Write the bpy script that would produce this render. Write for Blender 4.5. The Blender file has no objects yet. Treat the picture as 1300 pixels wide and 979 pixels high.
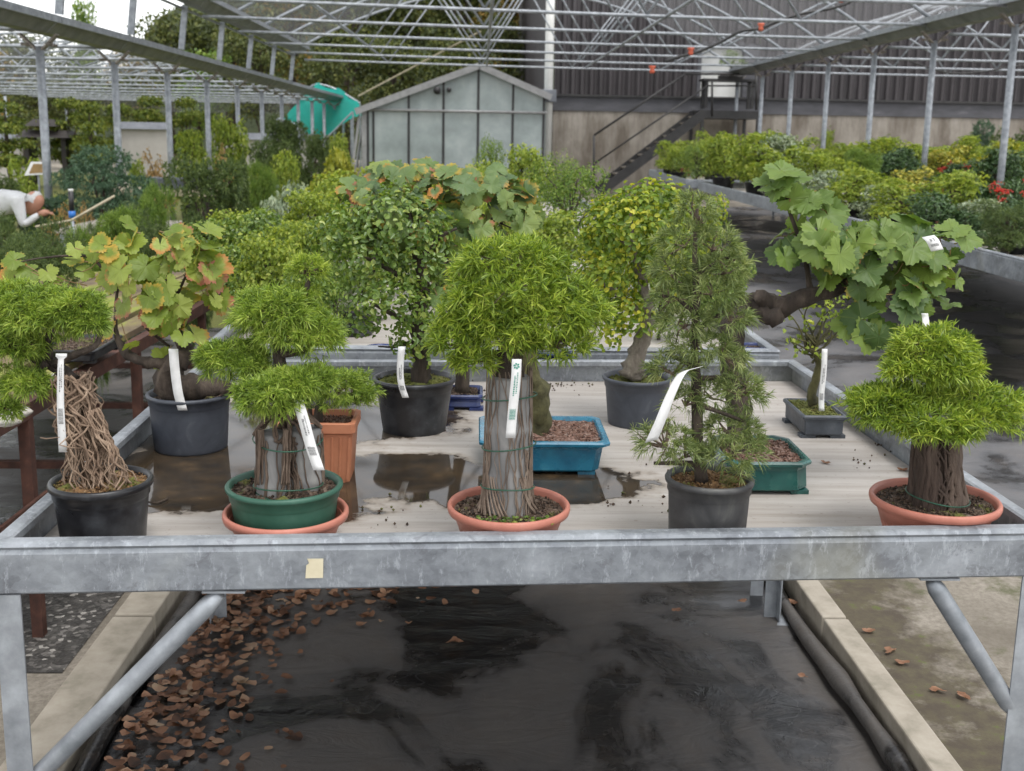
import bpy, math, numpy as np
R=np.random.default_rng(7)
SC=bpy.context.scene; COL=SC.collection
# ---------------------------------------------------------------- camera maths
F=1409.
hy=lambda x:170+.0175*(x-602)
PITCH=math.atan((444-hy(650))/F); YAW=math.atan(48/F*math.cos(PITCH)); ROLL=.0175
f0=np.array([math.sin(YAW)*math.cos(PITCH),math.cos(YAW)*math.cos(PITCH),-math.sin(PITCH)])
r0=np.array([math.cos(YAW),-math.sin(YAW),0.]); u0=np.cross(r0,f0)
CR=r0*math.cos(ROLL)+u0*math.sin(ROLL); CU=u0*math.cos(ROLL)-r0*math.sin(ROLL)
CP=np.array([0,0,1.6])
def ray(x,y): return f0+CR*(x-650)/F-CU*(y-444)/F
def P(x,y,z):
    d=ray(x,y); return CP+d*(z-1.6)/d[2]
def PY(x,y,Y):
    d=ray(x,y); return CP+d*Y/d[1]
def mpp(p): return float((np.array(p)-CP)@f0)/F      # metres per photo pixel at a place
# ---------------------------------------------------------------- mesh helpers
class MB:
    def __init__(s): s.v=[]; s.f=[]; s.n=0; s.uv=[]
    def add(s,v,fs,uv=None):
        v=np.asarray(v,float).reshape(-1,3)
        if isinstance(fs,np.ndarray): fs=[fs]
        by={}
        for f in fs:
            if isinstance(f,np.ndarray) and f.ndim==2: s.f.append(f+s.n)
            else: by.setdefault(len(f),[]).append(f)
        for k,l in by.items(): s.f.append(np.array(l)+s.n)
        s.v.append(v); s.uv.append(np.zeros((len(v),2)) if uv is None else np.asarray(uv,float)); s.n+=len(v)
        return s
    def build(s,name,mat,parent=None,smooth=False,bevel=0):
        me=bpy.data.meshes.new(name)
        V=np.concatenate(s.v); me.vertices.add(len(V)); me.vertices.foreach_set('co',V.ravel())
        loops=np.concatenate([f.ravel() for f in s.f]).astype(np.int32)
        tot=np.concatenate([np.full(len(f),f.shape[1]) for f in s.f]).astype(np.int32)
        st=np.concatenate([[0],np.cumsum(tot)[:-1]]).astype(np.int32)
        me.loops.add(len(loops)); me.loops.foreach_set('vertex_index',loops)
        me.polygons.add(len(tot)); me.polygons.foreach_set('loop_start',st); me.polygons.foreach_set('loop_total',tot)
        me.polygons.foreach_set('use_smooth',np.full(len(tot),bool(smooth or 'crown' in name or name in ('leaf_litter','dead_leaf','strip','rock','ground_fabric','path_fabric','soil','hill','net_roof'))))
        U=np.concatenate(s.uv)
        if U.any():
            l=me.uv_layers.new(name='UVMap'); l.data.foreach_set('uv',U[loops].ravel())
        me.update(calc_edges=True); me.validate()
        o=bpy.data.objects.new(name,me); COL.objects.link(o)
        if mat: me.materials.append(mat)
        if parent is not None: o.parent=parent
        if bevel:
            b=o.modifiers.new('bevel','BEVEL'); b.width=bevel; b.segments=2; b.limit_method='ANGLE'
        return o
def tag(o,label=None,cat=None,group=None,kind=None):
    if label: o['label']=label
    if cat: o['category']=cat
    if group: o['group']=group
    if kind: o['kind']=kind
    return o
def thing(name,label,cat,loc=(0,0,0),rz=0,group=None):
    o=bpy.data.objects.new(name,None); COL.objects.link(o); o.location=loc; o.rotation_euler=(0,0,rz)
    o.empty_display_size=.1
    return tag(o,label,cat,group)
def copy_tree(o,parent=None):
    c=o.copy(); COL.objects.link(c)
    if parent is not None: c.parent=parent
    for ch in list(o.children): copy_tree(ch,c)
    return c
def nrm(a): 
    a=np.asarray(a,float); return a/np.maximum(np.linalg.norm(a,axis=-1,keepdims=True),1e-9)
def tube(mb,pts,rad,n=8,caps=True,lump=0,rng=None):
    pts=np.asarray(pts,float); m=len(pts); rad=np.broadcast_to(np.asarray(rad,float),(m,))
    t=nrm(np.gradient(pts,axis=0)); a=np.array([0,0,1.]) if abs(t[0][2])<.9 else np.array([1.,0,0])
    u=nrm(np.cross(t[0],a)); V=[]
    for i in range(m):
        u=nrm(u-t[i]*(u@t[i])); w=np.cross(t[i],u)
        th=np.arange(n)*2*math.pi/n
        rr=rad[i]*(1+(lump*(rng or R).normal(size=n) if lump else 0))
        V.append(pts[i]+(np.outer(np.cos(th)*rr,u)+np.outer(np.sin(th)*rr,w)))
    V=np.concatenate(V); i=np.arange(m-1)[:,None]*n; j=np.arange(n)[None]; k=(j+1)%n
    q=np.stack([i+j,i+k,i+n+k,i+n+j],-1).reshape(-1,4); fs=[q]
    if caps: fs+=[np.arange(n)[::-1][None],(np.arange(n)+(m-1)*n)[None]]
    mb.add(V,fs); return mb
def bar(mb,a,b,r,n=8): return tube(mb,[a,b],r,n)
def smooth_path(pts,k=5):
    pts=np.asarray(pts,float); out=[]
    ext=np.vstack([2*pts[0]-pts[1],pts,2*pts[-1]-pts[-2]])
    for i in range(len(pts)-1):
        p0,p1,p2,p3=ext[i:i+4]
        for t in np.arange(k)/k:
            out.append(.5*((2*p1)+(-p0+p2)*t+(2*p0-5*p1+4*p2-p3)*t*t+(-p0+3*p1-3*p2+p3)*t**3))
    out.append(pts[-1]); return np.array(out)
def lathe(mb,prof,n=56,c=(0,0,0),flute=0,nf=0):
    m=len(prof); th=np.arange(n)*2*math.pi/n; V=[]
    for r,z in prof:
        rr=r*(1+flute*np.cos(nf*th)) if nf else r*np.ones(n)
        V.append(np.stack([rr*np.cos(th)+c[0],rr*np.sin(th)+c[1],np.full(n,z+c[2])],1))
    i=np.arange(m-1)[:,None]*n; j=np.arange(n)[None]; k=(j+1)%n
    mb.add(np.concatenate(V),np.stack([i+j,i+k,i+n+k,i+n+j],-1).reshape(-1,4)); return mb
def loft(mb,loops,cap0=True,cap1=True):
    n=len(loops[0]); V=np.concatenate([np.asarray(l,float) for l in loops]); m=len(loops)
    i=np.arange(m-1)[:,None]*n; j=np.arange(n)[None]; k=(j+1)%n
    fs=[np.stack([i+j,i+k,i+n+k,i+n+j],-1).reshape(-1,4)]
    if cap0: fs.append(np.arange(n)[::-1][None])
    if cap1: fs.append((np.arange(n)+(m-1)*n)[None])
    mb.add(V,fs); return mb
def box(mb,lo,hi,M=None):
    x0,y0,z0=lo; x1,y1,z1=hi
    V=np.array([(x0,y0,z0),(x1,y0,z0),(x1,y1,z0),(x0,y1,z0),(x0,y0,z1),(x1,y0,z1),(x1,y1,z1),(x0,y1,z1)],float)
    if M is not None: V=M(V)
    mb.add(V,np.array([(0,3,2,1),(4,5,6,7),(0,1,5,4),(1,2,6,5),(2,3,7,6),(3,0,4,7)])); return mb
def cbox(mb,c,s,rz=0):
    c=np.array(c,float); h=np.array(s)/2.; ca,sa=math.cos(rz),math.sin(rz)
    return box(mb,-h,h,lambda V:np.stack([V[:,0]*ca-V[:,1]*sa,V[:,0]*sa+V[:,1]*ca,V[:,2]],1)+c)
def beam(mb,a,b,w,h,up=(0,0,1)):
    """rectangular bar from a to b"""
    a=np.array(a,float); b=np.array(b,float); t=nrm(b-a); s=nrm(np.cross(t,up)); u=np.cross(s,t)
    cs=[(-w/2,-h/2),(w/2,-h/2),(w/2,h/2),(-w/2,h/2)]
    return loft(mb,[[p+s*x+u*y for x,y in cs] for p in (a,b)])
def grid(mb,x0,x1,y0,y1,z,nx,ny,fn=None):
    X,Y=np.meshgrid(np.linspace(x0,x1,nx+1),np.linspace(y0,y1,ny+1)); Z=np.full(X.shape,float(z))
    if fn: X,Y,Z=fn(X,Y,Z)
    i=np.arange(ny)[:,None]*(nx+1)+np.arange(nx)[None]
    mb.add(np.stack([X,Y,Z],-1).reshape(-1,3),np.stack([i,i+1,i+nx+2,i+nx+1],-1).reshape(-1,4)); return mb
# ---------------------------------------------------------------- materials
def _mat(name):
    m=bpy.data.materials.new(name); m.use_nodes=True; nt=m.node_tree; return m,nt,nt.nodes['Principled BSDF']
def N(nt,t,**k):
    n=nt.nodes.new(t)
    for a,b in k.items(): setattr(n,a,b)
    return n
def ramp(nt,fac,stops,interp='LINEAR'):
    r=N(nt,'ShaderNodeValToRGB'); e=r.color_ramp.elements; r.color_ramp.interpolation=interp
    while len(e)<len(stops): e.new(.5)
    for el,(p,c) in zip(e,stops): el.position=p; el.color=(*c,1) if len(c)==3 else c
    nt.links.new(fac,r.inputs[0]); return r.outputs[0]
def noise(nt,scale,detail=6,rough=.6,vec=None,sc3=None,dist=0):
    n=N(nt,'ShaderNodeTexNoise'); n.inputs['Scale'].default_value=scale; n.inputs['Detail'].default_value=detail
    n.inputs['Roughness'].default_value=rough; n.inputs['Distortion'].default_value=dist
    if vec is None: vec=N(nt,'ShaderNodeTexCoord').outputs['Object']
    if sc3:
        mp=N(nt,'ShaderNodeMapping'); mp.inputs['Scale'].default_value=sc3; nt.links.new(vec,mp.inputs[0]); vec=mp.outputs[0]
    nt.links.new(vec,n.inputs['Vector']); return n.outputs['Fac']
def bump(nt,b,h,strength=.3,dist=.01):
    n=N(nt,'ShaderNodeBump'); n.inputs['Strength'].default_value=strength; n.inputs['Distance'].default_value=dist
    nt.links.new(h,n.inputs['Height']); nt.links.new(n.outputs[0],b.inputs['Normal'])
def mix(nt,fac,a,b,typ='MIX'):
    m=N(nt,'ShaderNodeMix',data_type='RGBA',blend_type=typ)
    for i,v in ((0,fac),(6,a),(7,b)):
        if hasattr(v,'is_linked'): nt.links.new(v,m.inputs[i])
        elif i==0: m.inputs[0].default_value=v
        else: m.inputs[i].default_value=(*v,1)
    return m.outputs[2]
def math_(nt,op,a,b=0.,c=None):
    m=N(nt,'ShaderNodeMath',operation=op)
    for i,v in enumerate((a,b) if c is None else (a,b,c)):
        if hasattr(v,'is_linked'): nt.links.new(v,m.inputs[i])
        else: m.inputs[i].default_value=v
    return m.outputs[0]
def surf(name,stops,scale=8,rough=.6,metal=0,bs=.3,bd=.003,sc3=None,rough2=None,detail=8,spec=.5,bscale=None,coat=0,dist=0):
    m,nt,b=_mat(name); f=noise(nt,scale,detail,.62,sc3=sc3,dist=dist)
    nt.links.new(ramp(nt,f,stops),b.inputs['Base Color'])
    b.inputs['Metallic'].default_value=metal; b.inputs['Specular IOR Level'].default_value=spec; b.inputs['Coat Weight'].default_value=coat
    if rough2: nt.links.new(ramp(nt,noise(nt,scale*.7,5),[(.35,(rough,)*3),(.65,(rough2,)*3)]),b.inputs['Roughness'])
    else: b.inputs['Roughness'].default_value=rough
    if bs: bump(nt,b,noise(nt,bscale or scale*3,8,.7,sc3=sc3),bs,bd)
    return m
def leafmat(name,cols,rough=.45,trans=.35,yel=None,spec=.4):
    """cols: colours spread over the leaves; random per leaf, plus clump-scale variation"""
    m,nt,b=_mat(name); g=N(nt,'ShaderNodeNewGeometry'); n=len(cols)
    if name.split('_')[0] not in ('red','dry'): cols=[(min(c[0]*1.75,.6),min(c[1]*1.5,.62),c[2]*1.35) for c in cols]
    f=math_(nt,'ADD',math_(nt,'MULTIPLY',g.outputs['Random Per Island'],.8),math_(nt,'MULTIPLY_ADD',noise(nt,16,4),1.3,-.55))
    c=ramp(nt,f,[(i/(n-1) if n>1 else 0,k) for i,k in enumerate(cols)])
    nt.links.new(c,b.inputs['Base Color']); b.inputs['Roughness'].default_value=rough; b.inputs['Specular IOR Level'].default_value=spec
    tr=N(nt,'ShaderNodeBsdfTranslucent'); nt.links.new(mix(nt,1,c,(1.25,1.2,.6),'MULTIPLY'),tr.inputs[0])
    ms=N(nt,'ShaderNodeMixShader'); ms.inputs[0].default_value=trans+.05
    nt.links.new(b.outputs[0],ms.inputs[1]); nt.links.new(tr.outputs[0],ms.inputs[2]); nt.links.new(ms.outputs[0],nt.nodes['Material Output'].inputs[0])
    return m
def grapemat(name,greens,autumn):
    m,nt,b=_mat(name); g=N(nt,'ShaderNodeNewGeometry'); uv=N(nt,'ShaderNodeUVMap').outputs[0]
    rnd=g.outputs['Random Per Island']
    sep=N(nt,'ShaderNodeSeparateXYZ'); nt.links.new(uv,sep.inputs[0]); X,Y=sep.outputs[0],sep.outputs[1]
    ang=math_(nt,'ARCTAN2',Y,X); rad=math_(nt,'POWER',math_(nt,'ADD',math_(nt,'MULTIPLY',X,X),math_(nt,'MULTIPLY',Y,Y)),.5)
    vein=math_(nt,'POWER',math_(nt,'ABSOLUTE',math_(nt,'COSINE',math_(nt,'MULTIPLY',ang,2.5))),160.)
    base=ramp(nt,math_(nt,'MULTIPLY_ADD',noise(nt,14,3),.45,math_(nt,'MULTIPLY',rnd,.62)),[(i/(len(greens)-1),c) for i,c in enumerate(greens)])
    base=mix(nt,math_(nt,'MULTIPLY',vein,.28),base,(.30,.36,.12))
    # autumn: some leaves, from the rim inwards
    r2=math_(nt,'FRACT',math_(nt,'MULTIPLY',rnd,17.3))
    edge=math_(nt,'ADD',math_(nt,'MULTIPLY',rad,1.0),math_(nt,'MULTIPLY',noise(nt,24,5,.7),1.3))
    thr=math_(nt,'SUBTRACT',edge,math_(nt,'MULTIPLY_ADD',math_(nt,'SUBTRACT',1.,r2),1.3*(1-autumn),1.5-autumn))
    fac=N(nt,'ShaderNodeClamp'); nt.links.new(math_(nt,'MULTIPLY',thr,3.5),fac.inputs[0])
    col=mix(nt,fac.outputs[0],base,ramp(nt,math_(nt,'FRACT',math_(nt,'MULTIPLY',rnd,5.7)),[(0,(.42,.36,.05)),(.45,(.50,.30,.05)),(.75,(.42,.14,.05)),(1,(.40,.17,.12))]))
    nt.links.new(col,b.inputs['Base Color']); b.inputs['Roughness'].default_value=.5; b.inputs['Specular IOR Level'].default_value=.45
    bump(nt,b,vein,.5,.002)
    tr=N(nt,'ShaderNodeBsdfTranslucent'); nt.links.new(mix(nt,1,col,(1.2,1.2,.6),'MULTIPLY'),tr.inputs[0])
    ms=N(nt,'ShaderNodeMixShader'); ms.inputs[0].default_value=.35
    nt.links.new(b.outputs[0],ms.inputs[1]); nt.links.new(tr.outputs[0],ms.inputs[2]); nt.links.new(ms.outputs[0],nt.nodes['Material Output'].inputs[0])
    return m
M={}
M['galv']=surf('galvanised_steel',[(.3,(.20,.22,.24)),(.5,(.30,.32,.345)),(.7,(.42,.45,.48))],scale=14,rough=.4,rough2=.62,metal=.35,bs=.12,bd=.001)
M['rail']=surf('weathered_galvanised_rail',[(.25,(.22,.23,.24)),(.42,(.34,.36,.38)),(.55,(.42,.44,.46)),(.72,(.58,.60,.63))],scale=7,rough=.35,rough2=.6,metal=.35,bs=.15,bd=.001,sc3=(1,1,2.2),dist=.7)
def railmat():
    m,nt,b=_mat('weathered_zinc_rail')
    n1=noise(nt,6,10,.7,sc3=(1,1,1.6),dist=.3); n2=noise(nt,55,8,.8,sc3=(1,1,.35)); n3=noise(nt,2.2,4)
    vo=N(nt,'ShaderNodeTexVoronoi'); vo.inputs['Scale'].default_value=90; nt.links.new(N(nt,'ShaderNodeTexCoord').outputs['Object'],vo.inputs['Vector']); sv=N(nt,'ShaderNodeSeparateColor'); nt.links.new(vo.outputs['Color'],sv.inputs[0])
    c=ramp(nt,n1,[(.32,(.12,.13,.145)),(.45,(.19,.205,.225)),(.55,(.26,.28,.30)),(.7,(.37,.39,.42))])
    c=mix(nt,math_(nt,'MULTIPLY',sv.outputs[0],.22),c,(.40,.43,.47)); c=mix(nt,ramp(nt,noise(nt,11,9,.75,dist=.4),[(.56,(0,0,0)),(.60,(.55,.55,.55))]),c,(.14,.145,.16))
    c=mix(nt,ramp(nt,n2,[(.54,(0,0,0)),(.62,(.55,.55,.55))]),c,(.46,.49,.53))
    c=mix(nt,ramp(nt,n3,[(.55,(0,0,0)),(.7,(.35,.35,.35))]),c,(.36,.34,.22))
    nt.links.new(c,b.inputs['Base Color']); b.inputs['Metallic'].default_value=.3
    nt.links.new(ramp(nt,n1,[(.3,(.36,)*3),(.7,(.6,)*3)]),b.inputs['Roughness']); bump(nt,b,n2,.12,.001); return m
M['rail']=railmat()
M['gutter']=surf('gutter_metal',[(.3,(.13,.14,.13)),(.6,(.20,.21,.20)),(.8,(.28,.29,.28))],scale=5,rough=.4,rough2=.6,metal=.3,bs=.1)
M['bolt']=surf('dark_bracket_metal',[(.3,(.10,.08,.07)),(.6,(.30,.27,.24))],scale=30,rough=.5,metal=.5,bs=.2)
M['concrete']=surf('concrete',[(.3,(.22,.20,.17)),(.55,(.33,.30,.26)),(.75,(.42,.39,.34))],scale=6,rough=.85,bs=.4,bd=.002)
M['kerb']=surf('kerb_concrete',[(.3,(.24,.22,.17)),(.5,(.37,.33,.27)),(.75,(.46,.42,.35))],scale=9,rough=.85,bs=.5,bd=.002,bscale=60)
M['blackpot']=surf('black_plastic',[(.45,(.010,.010,.012)),(.60,(.035,.037,.041)),(.72,(.10,.10,.105))],scale=11,rough=.25,rough2=.5,bs=.05)
M['greypot']=surf('grey_plastic',[(.3,(.03,.034,.045)),(.6,(.055,.062,.078)),(.8,(.11,.12,.135))],scale=12,rough=.42,rough2=.62,bs=.08,dist=1)
M['dustpot']=surf('dusty_charcoal_plastic',[(.35,(.03,.03,.032)),(.55,(.055,.055,.056)),(.72,(.11,.11,.10))],scale=10,rough=.45,rough2=.65,bs=.08,dist=1.5)
M['greenpot']=surf('green_plastic',[(.35,(.018,.075,.048)),(.6,(.035,.11,.075)),(.8,(.08,.16,.12))],scale=13,rough=.4,rough2=.55,bs=.1)
M['terra']=surf('terracotta_plastic',[(.3,(.36,.125,.085)),(.6,(.46,.175,.125)),(.8,(.52,.25,.19))],scale=10,rough=.42,rough2=.6,bs=.08,dist=1)
M['terra2']=surf('orange_terracotta',[(.3,(.34,.12,.06)),(.6,(.47,.19,.10)),(.8,(.55,.27,.16))],scale=8,rough=.5,rough2=.65,bs=.1)
M['blue']=surf('blue_glaze',[(.35,(.008,.10,.18)),(.6,(.018,.17,.27)),(.8,(.06,.26,.36))],scale=30,rough=.2,rough2=.35,bs=.15,bd=.001,coat=.3)
M['darkblue']=surf('dark_blue_glaze',[(.35,(.012,.022,.09)),(.7,(.03,.05,.17))],scale=20,rough=.25,bs=.1)
M['teal']=surf('dark_green_glaze',[(.35,(.006,.055,.05)),(.6,(.015,.10,.085)),(.8,(.08,.17,.15))],scale=18,rough=.2,rough2=.35,bs=.12,coat=.3)
M['slate']=surf('slate_glaze',[(.35,(.03,.036,.045)),(.6,(.07,.08,.095)),(.8,(.16,.17,.18))],scale=14,rough=.4,rough2=.6,bs=.15)
def soilmat(name,cols,moss=0):
    m,nt,b=_mat(name); v=N(nt,'ShaderNodeTexVoronoi'); v.inputs['Scale'].default_value=180
    nt.links.new(N(nt,'ShaderNodeTexCoord').outputs['Object'],v.inputs['Vector'])
    sep=N(nt,'ShaderNodeSeparateColor'); nt.links.new(v.outputs['Color'],sep.inputs[0])
    c=ramp(nt,sep.outputs[0],[(i/(len(cols)-1),k) for i,k in enumerate(cols)])
    if moss:
        c=mix(nt,ramp(nt,noise(nt,22,4),[(.62-moss*.3,(0,0,0)),(.72-moss*.3,(1,1,1))]),c,ramp(nt,noise(nt,90,3),[(.3,(.05,.07,.012)),(.7,(.17,.17,.035))]))
    nt.links.new(c,b.inputs['Base Color']); b.inputs['Roughness'].default_value=.9
    bump(nt,b,v.outputs['Distance'],.8,.004); return m
M['soil']=soilmat('potting_soil',[(.018,.012,.008),(.05,.03,.018),(.09,.055,.035),(.16,.12,.09)],.25)
M['soil_o']=soilmat('ochre_soil',[(.05,.025,.01),(.14,.075,.03),(.20,.11,.045),(.26,.17,.09)],.35)
M['soil_m']=soilmat('mossy_soil',[(.05,.04,.015),(.12,.09,.03),(.17,.15,.04)],1.0)
M['soil_r']=soilmat('red_brown_grit',[(.05,.022,.015),(.12,.06,.04),(.20,.11,.08),(.26,.19,.16)],0)
def bark(name,cols,sc=30,z=.22,bs=.9):
    return surf(name,[(.3,cols[0]),(.5,cols[1]),(.7,cols[2])],scale=sc,rough=.85,bs=min(bs*1.2,1),bd=.012,sc3=(1,1,z),bscale=sc*1.6)
M['bark']=bark('dark_bark',[(.02,.014,.010),(.055,.040,.030),(.13,.10,.075)])
M['bark_r']=bark('ropey_bark',[(.03,.02,.014),(.075,.050,.038),(.17,.125,.095)],26,.12)
M['bark_t']=bark('tan_root',[(.14,.09,.06),(.26,.18,.125),(.38,.28,.20)],40,.4,.4)
M['bark_g']=bark('grey_bark',[(.09,.075,.06),(.17,.145,.115),(.28,.25,.20)],26,.4)
M['bark_moss']=bark('mossy_bark',[(.03,.028,.012),(.085,.08,.03),(.15,.14,.055)],26,.6)
M['root']=bark('brown_root',[(.06,.04,.028),(.13,.09,.065),(.22,.165,.125)],50,.3,.5)
M['cement']=surf('grey_cement_core',[(.3,(.13,.13,.13)),(.5,(.22,.215,.21)),(.72,(.33,.32,.30))],scale=16,rough=.75,bs=.35,bd=.003,sc3=(1,1,.4),dist=1)
M['wire']=surf('green_wire',[(.4,(.015,.07,.04)),(.7,(.03,.12,.075))],scale=20,rough=.4,bs=0)
M['tag']=surf('white_plastic_tag',[(.4,(.68,.68,.67)),(.7,(.80,.80,.79))],scale=40,rough=.45,bs=.05)
M['ink']=surf('grey_print',[(.4,(.10,.10,.10)),(.7,(.25,.25,.25))],scale=400,rough=.6,bs=0)
M['gink']=surf('green_print',[(.4,(.02,.20,.14)),(.7,(.05,.32,.24))],scale=400,rough=.6,bs=0)
M['rust']=surf('rusty_steel',[(.3,(.04,.018,.013)),(.55,(.085,.034,.023)),(.75,(.15,.07,.045))],scale=16,rough=.75,bs=.3)
M['mossplank']=surf('mossy_plank',[(.38,(.12,.085,.055)),(.52,(.20,.16,.07)),(.62,(.23,.26,.04)),(.75,(.13,.18,.03))],scale=9,rough=.85,bs=.6,bd=.004,sc3=(1,.3,1))
M['stone']=surf('pale_rock',[(.3,(.30,.27,.23)),(.55,(.52,.49,.44)),(.8,(.66,.63,.58))],scale=10,rough=.8,bs=.8,bd=.01)
M['deadleaf']=leafmat('dry_brown_leaf',[(.04,.022,.014),(.13,.06,.032),(.25,.125,.07),(.36,.20,.12),(.38,.27,.18)],.55,.1)
M['white']=surf('white_paint',[(.3,(.60,.60,.57)),(.7,(.74,.74,.72))],scale=3,rough=.5,bs=.1)
M['cream']=surf('cream_plaster',[(.3,(.42,.39,.36)),(.7,(.52,.49,.46))],scale=2,rough=.85,bs=.2)
M['coping']=surf('grey_coping',[(.3,(.12,.13,.15)),(.7,(.19,.20,.22))],scale=4,rough=.7,bs=.2)
M['black']=surf('black_painted_metal',[(.3,(.012,.012,.013)),(.7,(.035,.033,.033))],scale=6,rough=.45,bs=.05)
M['darkwood']=surf('dark_stained_wood',[(.3,(.018,.015,.014)),(.7,(.045,.038,.035))],scale=6,rough=.6,bs=.2,sc3=(1,1,6))
M['blueplastic']=surf('blue_plastic',[(.3,(.02,.12,.42)),(.7,(.03,.18,.55))],scale=6,rough=.35,bs=0)
M['orange']=surf('orange_plastic',[(.3,(.55,.10,.05)),(.7,(.65,.16,.09))],scale=6,rough=.4,bs=0)
M['cane']=surf('bamboo_cane',[(.3,(.28,.24,.15)),(.7,(.42,.37,.26))],scale=9,rough=.6,bs=.1)
# leaves
M['l_pod']=leafmat('bright_needle_leaf',[(.04,.085,.012),(.10,.18,.025),(.18,.28,.042),(.30,.40,.08)],.38,.3)
M['l_podg']=leafmat('fresh_needle_leaf',[(.04,.085,.014),(.10,.18,.03),(.18,.29,.055),(.30,.41,.10)],.4,.3)
M['l_con']=leafmat('grey_green_needle',[(.045,.08,.03),(.085,.135,.05),(.135,.20,.08),(.26,.33,.17)],.45,.3)
M['l_small']=leafmat('small_green_leaf',[(.04,.08,.02),(.07,.14,.03),(.12,.21,.045),(.24,.32,.09)],.33,.35,spec=.6)
M['l_yel']=leafmat('yellowing_leaf',[(.045,.09,.015),(.09,.17,.025),(.17,.25,.03),(.42,.38,.05)],.38,.35)
M['l_lime']=leafmat('lime_leaf',[(.05,.09,.018),(.11,.18,.03),(.18,.27,.05),(.28,.35,.09)],.5,.4)
M['l_yg']=leafmat('yellow_leaf',[(.09,.13,.02),(.18,.23,.03),(.29,.32,.07)],.45,.35)
M['l_dark']=leafmat('dark_leaf',[(.012,.035,.012),(.025,.065,.022),(.045,.10,.035),(.08,.15,.06)],.35,.15,spec=.6)
M['l_pine']=leafmat('blue_pine_needle',[(.02,.05,.033),(.035,.08,.05),(.06,.125,.08),(.10,.17,.12)],.55,.15)
M['l_yew']=leafmat('yew_needle',[(.02,.04,.013),(.035,.068,.02),(.06,.10,.03),(.09,.14,.045)],.55,.15)
M['l_silver']=leafmat('silver_leaf',[(.06,.10,.065),(.12,.18,.13),(.20,.28,.21),(.32,.40,.32)],.4,.2)
M['l_var']=leafmat('variegated_leaf',[(.05,.09,.02),(.13,.18,.03),(.34,.34,.07),(.50,.47,.14)],.4,.25)
M['l_mid']=leafmat('mid_green_leaf',[(.03,.07,.015),(.06,.125,.022),(.10,.18,.035),(.17,.25,.06)],.45,.3)
M['l_tan']=leafmat('tan_leaf',[(.12,.10,.04),(.22,.17,.08),(.32,.24,.13)],.6,.3)
M['l_far']=leafmat('far_tree_leaf',[(.018,.03,.010),(.035,.055,.016),(.06,.085,.024),(.10,.12,.035)],.6,.2)
M['l_far2']=leafmat('far_autumn_leaf',[(.04,.05,.012),(.08,.085,.02),(.14,.12,.03),(.22,.15,.04)],.6,.25)
M['l_topi']=leafmat('topiary_leaf',[(.025,.05,.008),(.055,.095,.013),(.10,.145,.02),(.15,.18,.035)],.6,.15)
M['berry']=leafmat('red_berry',[(.45,.02,.015),(.60,.05,.03)],.3,0)
M['grape_a']=grapemat('autumn_vine_leaf',[(.10,.16,.025),(.18,.25,.035),(.27,.34,.06),(.38,.42,.10)],.40)
M['grape_g']=grapemat('green_vine_leaf',[(.04,.085,.025),(.085,.15,.035),(.15,.23,.05),(.24,.32,.055)],.10)
M['grape_t']=grapemat('greyish_vine_leaf',[(.06,.12,.05),(.11,.18,.07),(.17,.25,.08),(.30,.35,.08)],.40)
# ---------------------------------------------------------------- foliage
def frames(d,rng):
    a=rng.normal(size=d.shape); s=nrm(np.cross(d,a)); return s,np.cross(s,d)
def needles(mb,pos,dirs,per,L,W,spread=.9,droop=.25,rng=R,inner=.3):
    n=len(pos); p=np.repeat(pos,per,0); d=nrm(np.repeat(dirs,per,0)+spread*nrm(rng.normal(size=(n*per,3))))
    k=rng.random((n*per,1)); l=L*(.6+.6*rng.random((n*per,1)))
    p=p-np.repeat(nrm(dirs),per,0)*L*inner*k          # leaves spaced down the shoot
    s,u=frames(d,rng); w=W*(.7+.5*rng.random((n*per,1)))
    g=np.array([0,0,-1.])*droop*l
    m=p+d*l*.5+g*.3; t=p+d*l+g
    m=m+(t-p)*.12
    V=np.stack([p-s*w*.38,p+s*w*.38,m+s*w*.5,t,m-s*w*.5],1).reshape(-1,3)
    i=np.arange(n*per)[:,None]*5
    mb.add(V,[i+np.array([[0,1,2,4]]),i+np.array([[4,2,3]])]); return mb
def leaves(mb,pos,nor,L,W,rng=R,up=.35,jit=.6,fold=.25):
    n=len(pos); nn=nrm(nrm(nor)+jit*rng.normal(size=(n,3))*.6+np.array([0,0,up])); d,s=frames(nn,rng)
    l=L*(.65+.6*rng.random((n,1))); w=W*(.7+.5*rng.random((n,1)))
    f=nn*fold*w; p=pos
    V=np.stack([p,p+d*l*.33+s*w*.5+f,p+d*l*.72+s*w*.4+f,p+d*l-nn*l*.12,p+d*l*.72-s*w*.4+f,p+d*l*.33-s*w*.5+f],1).reshape(-1,3)
    i=np.arange(n)[:,None]*6
    mb.add(V,[i+np.array([[0,1,2,3]]),i+np.array([[0,3,4,5]])]); return mb
_GO=None
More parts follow.
